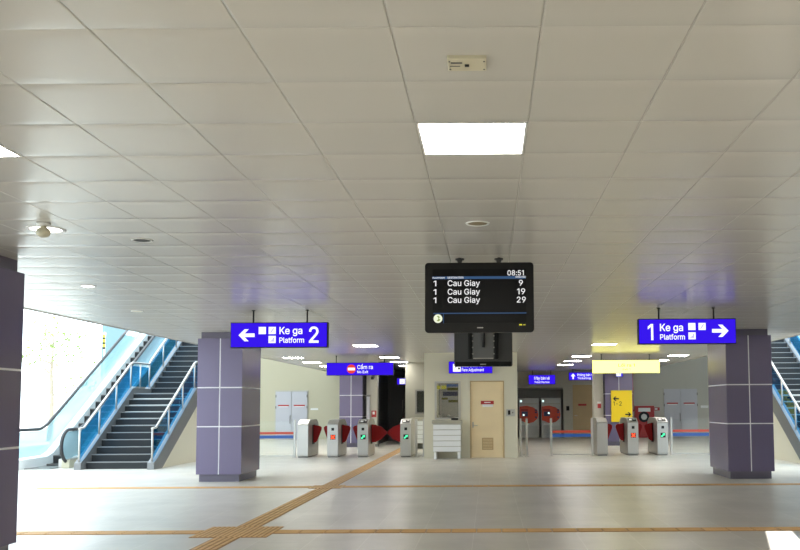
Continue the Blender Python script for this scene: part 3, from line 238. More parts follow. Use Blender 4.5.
def text(body, name, m, parent, x0, x1, z0, z1, y, bold=0.012):
    """lettering in the XZ plane facing -Y, fitted to the box x0..x1, with cap height z0..z1 (baseline z0)"""
    def area(c):
        n = len(c)//2
        return sum(c[2*i]*c[2*((i+1) % n)+1]-c[2*((i+1) % n)]*c[2*i+1] for i in range(n))
    bm = bmesh.new(); pen = 0.0
    for ch in body:
        cs = GLYPHS[ch][1:]
        outers = [c for c in cs if area(c) < 0]; holes = [c for c in cs if area(c) > 0]
        for oc in outers:
            mine = [h for h in holes if min(oc[0::2]) < min(h[0::2]) and max(oc[0::2]) > max(h[0::2]) and min(oc[1::2]) < min(h[1::2]) and max(oc[1::2]) > max(h[1::2])]
            cu = bpy.data.curves.new(name, 'CURVE'); cu.dimensions = '2D'; cu.fill_mode = 'BOTH'
            for c in [oc]+mine:
                P = []
                for i in range(len(c)//2):
                    q = Vector((c[2*i]/1000, c[2*i+1]/1000))
                    if not P or (q-P[-1]).length > 0.0095: P.append(q)
                if (P[0]-P[-1]).length < 0.0095: P.pop()
                n = len(P); sp = cu.splines.new('POLY'); sp.points.add(n-1); sp.use_cyclic_u = True
                for i in range(n):           # thicken the stroke: move each corner out along its mitre
                    e0 = (P[i]-P[i-1]).normalized(); e1 = (P[(i+1) % n]-P[i]).normalized()
                    n0 = Vector((-e0.y, e0.x)); n1 = Vector((-e1.y, e1.x)); mt = (n0+n1)
                    mt = mt/max(0.5, mt.length_squared)*2 if mt.length > 1e-4 else n0
                    q = P[i]+mt*bold
                    sp.points[i].co = (pen+q.x, q.y, 0, 1)
            t = bpy.data.objects.new(name+'_src', cu); C.objects.link(t)
            bpy.context.view_layer.update()
            m1 = bpy.data.meshes.new_from_object(t.evaluated_get(bpy.context.evaluated_depsgraph_get()))
            bm.from_mesh(m1)
            bpy.data.objects.remove(t); bpy.data.curves.remove(cu); bpy.data.meshes.remove(m1)
        pen += GLYPHS[ch][0]/1000
    bmesh.ops.remove_doubles(bm, verts=bm.verts[:], dist=1e-6)
    me = bpy.data.meshes.new(name); bm.to_mesh(me); bm.free()
    xs = [v.co.x for v in me.vertices]; lo, hi = min(xs), max(xs)
    sz = (z1-z0)/0.509; sx = (x1-x0)/(hi-lo)
    for v in me.vertices: v.co = Vector((x0+(v.co.x-lo)*sx, y, z0+v.co.y*sz))
    bm = bmesh.new(); bm.from_mesh(me)
    g = bmesh.ops.extrude_face_region(bm, geom=bm.faces[:])
    for v in [e for e in g['geom'] if isinstance(e, bmesh.types.BMVert)]: v.co.y += 0.003
    bmesh.ops.recalc_face_normals(bm, faces=bm.faces[:]); bm.to_mesh(me); bm.free()
    me.materials.clear(); me.materials.append(m); me.name = name
    o = bpy.data.objects.new(name, me); C.objects.link(o); o.parent = parent
    return o

# ------------------------------------------------------------------ the hall: floor, ceiling, walls
XL, XR = -6.98, 6.82         # ceiling edges
H = 3.0
YB = 40.3                    # back wall
structure(MB().lohi((-13.2, -8, -0.2), (13.2, 41, 0)).build('floor', M['floor']))
structure(MB().lohi((-160, -60, -0.5), (160, 220, -0.02)).build('ground_outside', M['pave']))

LAMPS = {}
def cell(x, y):
    return (math.floor((x+0.38)/0.6), math.floor((y-4.05)/0.6))
lamp_spots = [(-0.08, 4.95), (-3.08, 4.95),
              (-3.08, 22.35), (2.92, 22.35)]
for x in (-6.08, -3.08, 2.92, 5.92):
    for y in (27.75, 30.75, 33.75): lamp_spots.append((x, y))
lamp_cells = {cell(x, y) for x, y in lamp_spots}

bm = bmesh.new()
rnd = random.Random(3)
j0 = math.ceil((-8-4.05)/0.6); j1 = math.floor((YB-4.05)/0.6)
prof = [(0.0008, 0.0022), (0.012, 0.0005), (0.10, -0.0002), (0.30, -0.0006), (0.50, -0.0002), (0.588, 0.0005), (0.5992, 0.0022)]
for i in range(-11, 12):
    for j in range(j0, j1+1):
        if (i, j) in lamp_cells: continue
        x0 = -0.38+0.6*i; y0 = 4.05+0.6*j
        tx, ty = rnd.gauss(0, 0.0004), rnd.gauss(0, 0.0009)
        xs = [0.0011, 0.005, 0.011, 0.30, 0.589, 0.595, 0.5989]; xz = [0.002, 0.0, 0.0, 0.0, 0.0, 0.0, 0.002]
        g = []
        for (dy, dz) in prof:
            row = []
            for dx, ddz in zip(xs, xz):
                row.append(bm.verts.new((x0+dx, y0+dy, H+dz+ddz+tx*(dx-0.3)+ty*(dy-0.3))))
            g.append(row)
        for a in range(len(prof)-1):
            for b in range(len(xs)-1):
                f = bm.faces.new((g[a][b], g[a+1][b], g[a+1][b+1], g[a][b+1])); f.smooth = True
me = bpy.data.meshes.new('ceiling'); bm.to_mesh(me); bm.free(); me.materials.append(M['ceil'])
o = bpy.data.objects.new('ceiling', me); C.objects.link(o); structure(o)
structure(MB().lohi((XL, -8, H+0.02), (XR, YB, H+0.05)).build('ceiling_backing', M['plenum']))
structure(MB().lohi((XL, -8, H+0.05), (XR, YB+0.3, 6.4)).build('ceiling_slab', M['slab']))  # unseen upper part raised to keep sun off the left escalator
# folded metal edge trims along both open sides
structure(MB().lohi((XL-0.02, -8, H-0.015), (XL, YB, H+0.25)).build('trim_1', M['ceil']))
structure(MB().lohi((XR, -8, H-0.015), (XR+0.02, YB, H+0.25)).build('trim_2', M['ceil']))

structure(MB().lohi((XR+0.03, 31.5, 6.75), (13.3, YB+0.4, 7.1)).build('sky_blocker_right', M['slab']))  # added slab out of view, blocks the sky over the right back end
structure(MB().lohi((-14.6, 34.0, 7.6), (XL-0.03, YB+0.4, 7.9)).build('sky_blocker_left', M['slab']))  # added slab out of view, dims skylight on the left back wall
# back wall, with the recess for the ticket machines
structure(MB().lohi((-14, YB, 0), (-4.3, YB+0.25, 6.0)).build('wall_back_left', M['wall_yellow']))
wb = MB()
wb.lohi((0.6, YB, 0), (1.27, YB+0.25, H)).lohi((3.38, YB, 0), (13.0, YB+0.25, H)).lohi((1.27, YB, 2.27), (3.38, YB+0.25, H)).lohi((6.8, YB, H), (13.0, YB+0.25, 6.0))
structure(wb.build('wall_back_right', M['wall_grey']))
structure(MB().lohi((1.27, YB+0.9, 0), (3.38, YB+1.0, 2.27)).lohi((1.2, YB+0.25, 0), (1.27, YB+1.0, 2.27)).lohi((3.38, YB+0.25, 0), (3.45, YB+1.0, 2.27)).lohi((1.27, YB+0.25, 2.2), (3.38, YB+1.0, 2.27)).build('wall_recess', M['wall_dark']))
structure(MB().lohi((1.2, YB, -0.2), (3.5, YB+1.1, 0)).build('floor_recess', M['floor']))
# dark corridor end on the left of the office
structure(MB().lohi((-4.3, 38.4, 0), (-1.6, 38.6, H)).lohi((-2.95, 32.6, 0), (-2.88, 38.4, H)).build('wall_corridor', M['corridor']))
structure(MB().lohi((-4.5, 33.2, 0), (-4.3, 40.3, H)).build('wall_corridor_side', M['corridor_grey']))
# office: the block with the fare window
OX0, OX1, OY = -1.83, 0.83, 25.45
ow = MB()
ow.lohi((OX0, OY, 0), (-1.53, OY+0.2, H)).lohi((-0.79, OY, 0), (-0.52, OY+0.2, H)).lohi((0.45, OY, 0), (OX1, OY+0.2, H))
ow.lohi((-1.53, OY, 2.18), (-0.79, OY+0.2, H)).lohi((-1.53, OY, 0), (-0.79, OY+0.2, 1.10)).lohi((-0.52, OY, 2.19), (0.45, OY+0.2, H))
structure(ow.build('wall_office_front', M['wall']))
structure(MB().lohi((OX1-0.2, OY+0.2, 0), (OX1, YB, H)).build('wall_office_right', M['wall']))
structure(MB().lohi((OX0, OY+0.2, 0), (OX0+0.2, 31.2, H)).build('wall_office_left', M['wall']))
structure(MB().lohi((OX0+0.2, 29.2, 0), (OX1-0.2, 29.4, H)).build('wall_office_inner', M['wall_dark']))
wk = MB()
wk.lohi((-2.9, 31.2, 0), (-2.56, 31.4, H)).lohi((-2.56, 31.2, 0), (-1.63, 31.4, 1.2)).lohi((-2.56, 31.2, 2.05), (-1.63, 31.4, H)).lohi((-2.9, 31.4, 0), (-2.75, 32.6, H))
structure(wk.build('wall_kiosk', M['wall_kiosk']))
structure(MB().lohi((-2.75, 32.5, 0), (-1.63, 32.6, H)).build('wall_kiosk_inner', M['corridor_grey']))
# off-frame walls, two of them added to shape the sunlight
structure(MB().lohi((-13.2, -8.2, 0), (13.2, -8, 4.2)).build('wall_front', M['wall']))
wr = MB()      # added unseen wall, its slanted slot cut to let one blade of sun onto the floor
XW = 7.35
wr.prism([(-8, 0), (18.6, 0), (18.6, 2.19), (10.62, 2.19), (8.9, 2.39), (-8, 2.39)], 'x', XW, XW+0.15)
wr.prism([(-8, 2.39), (8.9, 2.39), (8.9, 2.72), (10.62, 2.45), (10.62, 2.19), (18.6, 2.19), (18.6, 3.4), (-8, 3.4)], 'x', XW, XW+0.15)
structure(wr.build('sun_slot_wall', M['wall_grey']))
structure(MB().lohi((12.9, 18.6, 0), (13.1, 46, 6.7)).build('sun_blocking_wall', M['render_white']))  # added outer wall, tall enough to keep low sun off the hall floor
structure(MB().lohi((-14.6, 33.6, 0), (-11.7, 33.9, 7.6)).build('wall_outside_panel', M['blue_panel']))

# ------------------------------------------------------------------ columns
def column(label, x, y0, y1, w=0.90, bare=False, grp='purple clad columns'):
    d = y1-y0
    t = thing('square_column', label, 'column', (x, y0+d/2, 0), grp)
    hw, hd = w/2, d/2; g = 0.011
    MB().lohi((-hw+0.05, -hd+0.05, 0), (hw-0.05, hd-0.05, 0.15)).build('plinth', M['purple_dark'], t)
    MB().lohi((-hw+0.05, -hd+0.05, 2.87), (hw-0.05, hd-0.05, 2.999)).build('cap', M['purple_dark'], t)
    MB().lohi((-hw+0.003, -hd+0.003, 0.15), (hw-0.003, hd-0.003, 2.87)).build('joint', M['joint'], t)
    cl = MB()
    zs = [(0.15, 1.10), (1.10, 1.88), (1.88, 2.87)]
    for k, (a, b) in enumerate(zs):
        a += 0 if k == 0 else g; b -= 0 if k == 2 else g
        for s in (-1, 1):            # L shaped cassettes: half of the front or back plus the side
            cl.prism([(s*g, -hd), (s*hw, -hd), (s*hw, hd), (s*g, hd), (s*g, hd-0.02), (s*(hw-0.02), hd-0.02), (s*(hw-0.02), -hd+0.02), (s*g, -hd+0.02)], 'z', a, b)
    cl.build('cladding', M['purple'], t)
    return t
column('tall dark purple column at the left edge of the picture', -5.2, 7.64, 9.07)
column('purple clad column below the Platform 2 sign, beside the left staircase', -5.39, 17.9, 19.34)
column('purple clad column below the Platform 1 sign, beside the right staircase', 5.24, 17.9, 19.38, 0.92)
column('distant purple column behind the left fare gates', -5.0, 32.5, 33.9, 0.84)
column('distant purple column behind the yellow wayfinding plate', 4.76, 32.5, 33.9, 1.0)
p = thing('pillar', 'pale grey pillar between the left distant column and the dark corridor', 'pillar', (-4.28, 33.0, 0), 'pale grey pillars')
MB().lohi((-0.2, -0.2, 0), (0.2, 0.2, 2.999), 0.01).build('shaft', M['wall_grey'], p)
MB().lohi((-0.21, -0.21, 0), (0.21, 0.21, 0.1)).build('skirting', M['steel_dark'], p)
p = thing('pillar', 'pale grey pillar left of the yellow wayfinding plate', 'pillar', (4.05, 33.0, 0), 'pale grey pillars')
MB().lohi((-0.18, -0.2, 0), (0.18, 0.2, 2.999), 0.01).build('shaft', M['wall_grey'], p)
MB().lohi((-0.19, -0.21, 0), (0.19, 0.21, 0.1)).build('skirting', M['steel_dark'], p)

# ------------------------------------------------------------------ ceiling lights and small fittings
def lamp_label(x, y):
    if abs(y-4.95) < .1:
        return {-0.08: 'large square ceiling light nearest the viewer, above the hanging departure display', -3.08: 'square ceiling light cut by the left edge of the picture'}.get(x, 'square ceiling light to the right of the nearest ceiling light')
    if y < 0: return 'square ceiling light above the entrance end of the hall'
    if y < 23: return 'square ceiling light in front of the office, over the ' + ('wide left gate lane' if x < 0 else 'yellow exit sign')
    row = {27.75: 'first', 30.75: 'second', 33.75: 'third'}[y]
    col = {-6.08: 'far left', -3.08: 'inner left', 2.92: 'inner right', 5.92: 'far right'}[x]
    return f'flat ceiling light beyond the gates, {row} back in the {col} row'
proto = None
for x, y in lamp_spots:
    i, j = cell(x, y); cx = -0.38+0.6*i+0.3; cy = 4.05+0.6*j+0.3
    if proto is None:
        proto = thing('ceiling_light', '', 'ceiling light', (cx, cy, H), 'square ceiling lights'); t = proto
        MB().lohi((-0.285, -0.285, 0.0), (0.285, 0.285, 0.012)).build('diffuser', M['lamp'], t)
        fr = MB()
        for a, b in (((-0.297, -0.297, -0.002), (0.297, -0.285, 0.018)), ((-0.297, 0.285, -0.002), (0.297, 0.297, 0.018)), ((-0.297, -0.285, -0.002), (-0.285, 0.285, 0.018)), ((0.285, -0.285, -0.002), (0.297, 0.285, 0.018))):
            fr.lohi(a, b)
        fr.build('frame', M['white'], t)
    else:
        t = copy_tree(proto); t.location = (cx, cy, H)
    t['label'] = lamp_label(x, y)

def downlight(label, x, y, lens, r=0.09, ring=M['white']):
    t = thing('downlight', label, 'downlight', (x, y, H), 'round ceiling downlights')
    bmk = MB(); n = 28
    pr = [(r*0.80, 0.006), (r*0.86, -0.006), (r, -0.008), (r*1.06, 0.0), (r*1.06, 0.012), (r*0.80, 0.012)]
    rings = [[bmk.bm.verts.new((a*math.cos(2*PI*k/n), a*math.sin(2*PI*k/n), z)) for k in range(n)] for a, z in pr]
    for q in range(len(pr)):
        for k in range(n):
            f = bmk.bm.faces.new((rings[q][k], rings[q][(k+1) % n], rings[(q+1) % len(pr)][(k+1) % n], rings[(q+1) % len(pr)][k])); f.smooth = True
    bmk.build('ring', ring, t)
    MB().disc((0, 0, 0.0), r*0.82, 0.008, 'z').build('lens', lens, t)
downlight('lit round downlight beside the cream ceiling detector, upper left', -3.72, 7.42, M['lamp_small'], 0.15)
downlight('unlit round downlight with dark lens right of the cream detector', -3.11, 7.94, M['black_matte'], 0.09)
downlight('lit round downlight farther back above the left escalator side', -4.96, 10.98, M['lamp_small'], 0.09)
downlight('small unlit downlight nearest the left ceiling edge, before the stairs', -5.5, 13.9, M['cream_plastic'], 0.09)
downlight('brown unlit downlight on the ceiling between the large light and the display', -0.08, 7.28, M['brown'], 0.095)
t = thing('ceiling_detector', 'cream round detector hanging below the lit downlight', 'detector', (-3.62, 7.18, H))
MB().disc((0, 0, -0.012), 0.055, 0.024, 'z').build('base', M['white'], t)
MB().tube([(0, 0, -0.02), (0, 0, -0.05)], 0.02).build('stem', M['cream_plastic'], t)
MB().sphere((0, 0, -0.075), 0.055, (1, 1, 0.8)).build('dome', M['cream_plastic'], t)
t = thing('emergency_light', 'small cream emergency light plate on the ceiling with black lens', 'emergency light', (-0.085, 3.8, H))
MB().lohi((-0.085, -0.07, -0.018), (0.085, 0.07, 0.03), 0.005).build('plate', M['cream_plastic'], t)
MB().lohi((-0.01, -0.012, -0.024), (0.01, 0.008, -0.016), 0.003).build('lens', M['black'], t)
MB().lohi((-0.07, -0.035, -0.0195), (-0.02, -0.02, -0.0175)).build('marking', M['grey_plastic'], t)
MB().lohi((-0.075, 0.005, -0.0195), (-0.03, 0.012, -0.0175)).build('marking', M['grey_plastic'], t)
for sx in (-1, 1):
    for sy in (-1, 1): MB().disc((sx*0.075, sy*0.045, -0.019), 0.004, 0.004, 'z', 10).build('screw', M['grey_plastic'], t)

# ------------------------------------------------------------------ hanging signs
def sign_box(name, label, cat, x, y, z, w, h, face, rods, group=None, depth=0.14, frame=M['black']):
    t = thing(name, label, cat, (x, y, z), group)
    MB().lohi((-w/2, 0.012, -h/2), (w/2, depth, h/2), 0.004).build('housing', frame, t)
    b = 0.012 if face in (M['sign_blue'],) else 0.006
    MB().lohi((-w/2+b, 0.0, -h/2+b), (w/2-b, 0.014, h/2-b)).build('face', face, t)
    for rx in rods:
        o = MB().tube([(rx, depth/2, h/2-0.01), (rx, depth/2, H-z-0.004)], 0.013).disc((rx, depth/2, H-z-0.008), 0.028, 0.012, 'z').build('rod', M['black'], t)
    return t
def arrow(m, parent, x0, x1, zc, hh, y, d):
    # d=+1 points right; shaft with open chevron head
    w = hh*0.30; L = x1-x0; b = MB()
    X = lambda u: (x0+u) if d > 0 else (x1-u)
    tip = L
    b.prism([(X(0), zc-w/2), (X(tip-w*0.9), zc-w/2), (X(tip-w*0.9), zc+w/2), (X(0), zc+w/2)], 'y', y, y+0.003)
    for s in (-1, 1):
        b.prism([(X(tip), zc), (X(tip-hh/2), zc+s*hh/2), (X(tip-hh/2-w*1.15), zc+s*hh/2), (X(tip-w*1.25), zc)], 'y', y, y+0.003)
    return b.build('arrow', m, parent)
def squares(parent, boxes, y):
    for k, (a, b, c, d) in enumerate(boxes):
        q = MB().lohi((a, y, c), (b, y+0.003, d), 0).build('pictogram', M['sign_white'], parent)
        s = b-a; cx = (a+b)/2; cz = (c+d)/2
        if k == 0: MB().lohi((cx-s*.2, y-0.001, cz-s*.28), (cx-s*.14, y, cz+s*.28)).lohi((cx+s*.14, y-0.001, cz-s*.28), (cx+s*.2, y, cz+s*.28)).build('symbol', M['pict'], q)
        elif k == 1: MB().prism([(cx-s*.3, cz-s*.3), (cx-s*.1, cz-s*.3), (cx+s*.3, cz+s*.3), (cx+s*.1, cz+s*.3)], 'y', y-0.001, y).build('symbol', M['pict'], q)
        else: MB().prism([(cx-s*.3, cz-s*.3), (cx+s*.3, cz-s*.3), (cx+s*.3, cz+s*.25), (cx+s*.1, cz+s*.25), (cx+s*.1, cz), (cx-s*.1, cz), (cx-s*.1, cz-s*.2), (cx-s*.3, cz-s*.2)], 'y', y-0.001, y).build('symbol', M['pict'], q)

k = 1.5/643
# Platform 2
t = sign_box('platform_sign', 'blue hanging sign with left arrow reading Ke ga Platform 2', 'sign', -3.25, 13.8, 2.605, 1.51, 0.395, M['sign_blue'], (-0.415, 0.425), 'hanging platform signs')
f = lambda u: (u-396)*k
g = lambda v: (234-v)*k
arrow(M['sign_white'], t, f(128), f(235), g(235), 80*k, -0.003, -1)
squares(t, [(f(262), f(310), g(228), g(180)), (f(328), f(376), g(228), g(180)), (f(328), f(376), g(288), g(240))], -0.003)
text('Ke ga', 'lettering', M['sign_white'], t, f(400), f(553), g(228), g(182), -0.003)
text('Platform', 'lettering', M['sign_white'], t, f(400), f(565), g(286), g(252), -0.003)
text('2', 'number', M['sign_white'], t, f(597), f(662), g(286), g(182), -0.003, 0.010)
# Platform 1
t = sign_box('platform_sign', 'blue hanging sign with right arrow reading 1 Ke ga Platform', 'sign', 3.1, 13.8, 2.625, 1.52, 0.395, M['sign_blue'], (-0.43, 0.43), 'hanging platform signs')
f = lambda u: (u-376)*k
g = lambda v: (208-v)*k
arrow(M['sign_white'], t, f(540), f(650), g(206), 82*k, -0.003, 1)
squares(t, [(f(382), f(430), g(200), g(153)), (f(450), f(498), g(200), g(153)), (f(382), f(430), g(262), g(215))], -0.003)
text('Ke ga', 'lettering', M['sign_white'], t, f(193), f(347), g(205), g(158), -0.003)
text('Platform', 'lettering', M['sign_white'], t, f(193), f(358), g(262), g(228), -0.003)
text('1', 'number', M['sign_white'], t, f(112), f(148), g(264), g(160), -0.003, 0.010)
# no exit
t = sign_box('no_exit_sign', 'blue hanging sign with red no-entry disc above the left fare gates', 'sign', -3.83, 26.6, 2.595, 2.0, 0.385, M['sign_blue'], (-0.72, 0.72))
c = MB().disc((-0.255, -0.002, 0.0), 0.135, 0.006, 'y').build('no_entry_disc', M['no_entry'], t)
MB().lohi((-0.36, -0.008, -0.04), (-0.15, -0.005, 0.04)).build('bar', M['sign_white'], c)
text('Cấm ra', 'lettering', M['sign_white'], t, -0.08, 0.385, 0.0, 0.115, -0.003, 0.010)
text('No Exit', 'lettering', M['sign_white'], t, -0.08, 0.245, -0.125, -0.05, -0.003, 0.010)
# exit
t = sign_box('exit_sign', 'pale yellow glowing hanging sign above the right fare gates', 'sign', 4.12, 26.6, 2.62, 2.01, 0.385, M['sign_yellow'], (-0.73, 0.71), None, 0.14, M['steel_dark'])
text('Lối ra 1', 'lettering', M['sign_ink'], t, -0.23, 0.26, 0.0, 0.085, -0.003, 0.004)
text('Exit 1', 'lettering', M['sign_ink'], t, -0.10, 0.12, -0.11, -0.055, -0.003, 0.0)
# fare adjustment, fixed on the office wall
t = thing('fare_sign', 'small blue lit sign on the office wall above the fare window', 'sign', (-0.5, OY-0.13, 2.57))
MB().lohi((-0.62, 0.012, -0.17), (0.62, 0.13, 0.17), 0.004).build('housing', M['navy'], t)
MB().lohi((-0.615, 0.0, -0.165), (0.615, 0.014, 0.165)).build('face', M['sign_blue'], t)
q = MB().lohi((-0.50, -0.003, -0.12), (-0.28, 0.0, 0.10)).build('pictogram', M['sign_white'], t)
MB().disc((-0.33, -0.004, -0.03), 0.03, 0.003, 'y').lohi((-0.44, -0.005, 0.0), (-0.40, -0.003, 0.08)).build('symbol', M['black'], q)
text('Điều chỉnh vé', 'lettering', M['sign_white'], t, -0.25, 0.34, 0.01, 0.10, -0.003, 0.010)
text('Fare Adjustment', 'lettering', M['sign_white'], t, -0.25, 0.38, -0.11, -0.03, -0.003, 0.010)
# ticket machine
t = sign_box('ticket_sign', 'small blue hanging sign above the red ticket machines', 'sign', 2.36, 39.2, 2.60, 1.18, 0.42, M['sign_blue'], (-0.4, 0.4))
text('Máy bán vé', 'lettering', M['sign_white'], t, -0.33, 0.34, 0.0, 0.13, -0.003, 0.010)
text('Ticket Machine', 'lettering', M['sign_white'], t, -0.33, 0.33, -0.15, -0.07, -0.003, 0.010)
# up arrow sign
t = sign_box('direction_sign', 'small blue hanging sign with white up arrow before the tan door', 'sign', 4.02, 38.0, 2.70, 1.16, 0.34, M['sign_blue'], (-0.4, 0.4))
ar = MB().prism([(-0.43, -0.12), (-0.37, -0.12), (-0.37, 0.0), (-0.30, 0.0), (-0.40, 0.12), (-0.50, 0.0), (-0.43, 0.0)], 'y', -0.003, 0).build('arrow', M['sign_white'], t)
text('Phòng bán vé', 'lettering', M['sign_white'], t, -0.22, 0.50, 0.01, 0.11, -0.003, 0.010)
text('Ticketing', 'lettering', M['sign_white'], t, -0.22, 0.35, -0.12, -0.04, -0.003, 0.010)
# two little pictogram signs
for (x, lab) in ((4.74, 'tiny white pictogram sign below the left end of the yellow sign'), (-3.46, 'tiny blue sign with white pictogram at the mouth of the dark corridor')):
    t = sign_box('pictogram_sign', lab, 'sign', x, 32.2 if x > 0 else 36.0, 2.62 if x > 0 else 2.47, 0.26 if x > 0 else 0.46, 0.27, M['sign_blue'], (0.0,), 'small pictogram signs')
    if x > 0:
        q = MB().lohi((-0.115, -0.003, -0.11), (0.06, 0.0, 0.11)).build('pictogram', M['sign_white'], t)
        MB().lohi((-0.07, -0.005, -0.07), (-0.045, -0.003, 0.07)).lohi((0.0, -0.005, -0.07), (0.025, -0.003, 0.010)).build('symbol', M['pict'], q)
    else:
        q = MB().lohi((-0.12, -0.003, -0.10), (0.09, 0.0, 0.10)).lohi((0.11, -0.003, -0.10), (0.22, 0.0, 0.10)).build('pictogram', M['sign_white'], t)
        MB().lohi((-0.06, -0.005, -0.06), (0.03, -0.003, -0.03)).lohi((0.13, -0.005, -0.06), (0.20, -0.003, 0.0)).build('symbol', M['pict'], q)

# ------------------------------------------------------------------ hanging displays
def rounded_rect(w, h, r, n=5):
    pts = []
    for (sx, sz, a0) in ((1, 1, 0), (-1, 1, PI/2), (-1, -1, PI), (1, -1, 3*PI/2)):
        for q in range(n+1):
            a = a0+q*PI/2/n; pts.append((sx*(w/2-r)+r*math.cos(a), sz*(h/2-r)+r*math.sin(a)))
    return pts
t = thing('departure_display', 'black hanging display showing three train times and a clock', 'display', (-0.085, 9.0, 2.59))
W_, H_ = 1.105, 0.715
fr = MB()
outer = rounded_rect(W_, H_, 0.035); 
fr.prism(outer, 'y', -0.004, 0.05)
fr.prism(rounded_rect(W_-0.06, H_-0.06, 0.03), 'y', 0.05, 0.085)
fr.build('casing', M['black'], t)
s = MB().lohi((-0.475, -0.006, -0.26), (0.475, -0.002, 0.29)).build('screen', M['screen'], t)
K = 9.0/891
f = lambda u: (u/6.108+415-488)*K + 0.085
g = lambda v: (405-(v/6.108+250))*K + 1.5 - 2.59
yy = -0.009
text('08:51', 'clock', M['text'], t, f(568), f(668), g(152), g(121), yy, 0.004)
MB().lohi((f(105), yy, g(173)), (f(680), 0, g(157))).build('header_band', M['line'], t)
text('PLATFORM', 'lettering', M['text'], t, f(108), f(182), g(170), g(161), yy-0.002, 0.008)
text('DESTINATION', 'lettering', M['text'], t, f(200), f(297), g(170), g(159), yy-0.002, 0.008)
text('MINUTES', 'lettering', M['text'], t, f(618), f(680), g(167), g(157), yy-0.002, 0.008)
for row, (v0, mins, u0, u1) in enumerate(((216, '9', 638, 662), (269, '19', 626, 676), (320, '29', 624, 679))):
    text('1', 'lettering', M['text'], t, f(113), f(130), g(v0), g(v0-33), yy, 0.004)
    text('Cau Giay', 'lettering', M['text'], t, f(200), f(398), g(v0), g(v0-35), yy, 0.004)
    text(mins, 'lettering', M['text'], t, f(u0), f(u1), g(v0), g(v0-35), yy, 0.004)
MB().lohi((f(112), yy, g(388)), (f(682), 0, g(382))).lohi((f(172), yy, g(445)), (f(176), 0, g(385))).build('footer_line', M['line'], t)
bd = MB().disc((f(140), yy, g(417)), 27/6.108*K, 0.003, 'y').build('badge', M['badge'], t)
MB().prism([(f(132), g(402)), (f(143), g(400)), (f(152), g(408)), (f(146), g(416)), (f(154), g(424)), (f(146), g(434)), (f(132), g(432)), (f(140), g(424)), (f(143), g(416)), (f(140), g(408))], 'y', yy-0.004, yy-0.001).build('symbol', M['badge_ink'], bd)
MB().lohi((f(380), -0.006, g(477)), (f(417), -0.003, g(471))).build('emblem', M['steel'], t)
MB().lohi((f(638), -0.008, g(461)), (f(655), -0.003, g(453))).lohi((f(662), -0.008, g(460)), (f(676), -0.003, g(456))).build('power_light', M['led_y'], t)
for rx in (-0.2, 0.2):
    MB().tube([(rx, 0.06, 0.30), (rx, 0.06, H-2.59-0.004)], 0.016).disc((rx, 0.04, 0.385), 0.026, 0.07, 'y').disc((rx, 0.06, H-2.59-0.01), 0.045, 0.014, 'z').build('rod', M['black_matte'], t)
# the one behind, seen from its back
t = thing('rear_display', 'black hanging display seen from its back behind the departure display', 'display', (-0.09, 16.9, 2.585))
MB().prism(rounded_rect(1.105, 0.715, 0.035), 'y', 0.0, 0.05).build('casing', M['grey_plastic'], t)
MB().prism(rounded_rect(1.02, 0.5, 0.05), 'y', -0.03, 0.0).build('back_shell', M['grey_plastic'], t)
MB().lohi((-0.5525+0.02, -0.012, -0.352), (0.5525-0.02, 0.0, -0.265), 0.006).build('lower_rim', M['black'], t)
MB().lohi((-0.06, -0.016, -0.325), (0.05, -0.011, -0.305)).build('emblem', M['steel'], t)
MB().lohi((-0.5, 0.05, -0.28), (0.5, 0.053, 0.3)).build('screen', M['screen'], t)
for s in (-1, 1):
    rl = MB().lohi((s*0.25-0.04, -0.10, -0.22), (s*0.25+0.04, -0.03, 0.30), 0.015).build('mount_rail', M['black'], t)
    bl = MB()
    for zz in (-0.12, 0.0, 0.12, 0.22): bl.disc((s*0.20, -0.105, zz), 0.014, 0.02, 'y', 12)
    bl.build('bolt', M['steel'], rl)
MB().lohi((-0.20, -0.085, -0.20), (0.20, -0.03, 0.30), 0.01).build('mount_plate', mat('mount_grey', (0.16, 0.16, 0.165, 1), 0.4), t)
MB().lohi((-0.19, -0.09, -0.215), (0.19, -0.06, -0.195)).build('mount_lip', M['steel'], t)
MB().tube([(0, -0.12, 0.0), (0, -0.12, H-2.585-0.004)], 0.03).disc((0, -0.12, H-2.585-0.01), 0.08, 0.014, 'z').build('rod', M['black_matte'], t)

# ------------------------------------------------------------------ office front
d = MB().lohi((-0.49, OY+0.02, 0.012), (0.42, OY+0.07, 2.16), 0.004).build('door_1', M['wood']); structure(d, 'pale wooden office door')
MB().lohi((-0.52, OY-0.012, 0), (-0.49, OY+0.2, 2.19)).lohi((0.42, OY-0.012, 0), (0.45, OY+0.2, 2.19)).lohi((-0.49, OY-0.012, 2.16), (0.42, OY+0.2, 2.19)).build('door_frame', M['wood_dark'], d)
hd_ = MB().lohi((-0.46, OY+0.012, 0.86), (-0.42, OY+0.022, 1.02), 0.004).build('handle_plate', M['steel'], d)
MB().tube([(-0.44, OY+0.015, 0.93), (-0.44, OY-0.03, 0.93), (-0.43, OY-0.035, 0.93), (-0.31, OY-0.035, 0.925)], 0.011).build('handle', M['steel'], d)
vg = MB().lohi((-0.185, OY+0.008, 0.23), (0.135, OY+0.02, 0.57), 0.003).build('vent_grille', M['wood_dark'], d)
sl = MB()
for q in range(7): sl.box((-0.025, OY+0.004, 0.27+q*0.043), (0.27, 0.022, 0.008), rot=None)
sl.build('louvre', M['wood'], vg)
MB().lohi((-0.215, OY+0.012, 1.52), (0.155, OY+0.02, 1.62)).build('red_plate', M['red_paint'], d)
MB().lohi((-0.17, OY+0.012, 1.445), (0.13, OY+0.02, 1.52)).build('white_plate', M['white'], d)
MB().lohi((-0.12, OY+0.008, 1.56), (0.06, OY+0.0125, 1.585)).build('plate_mark', M['white'], d)
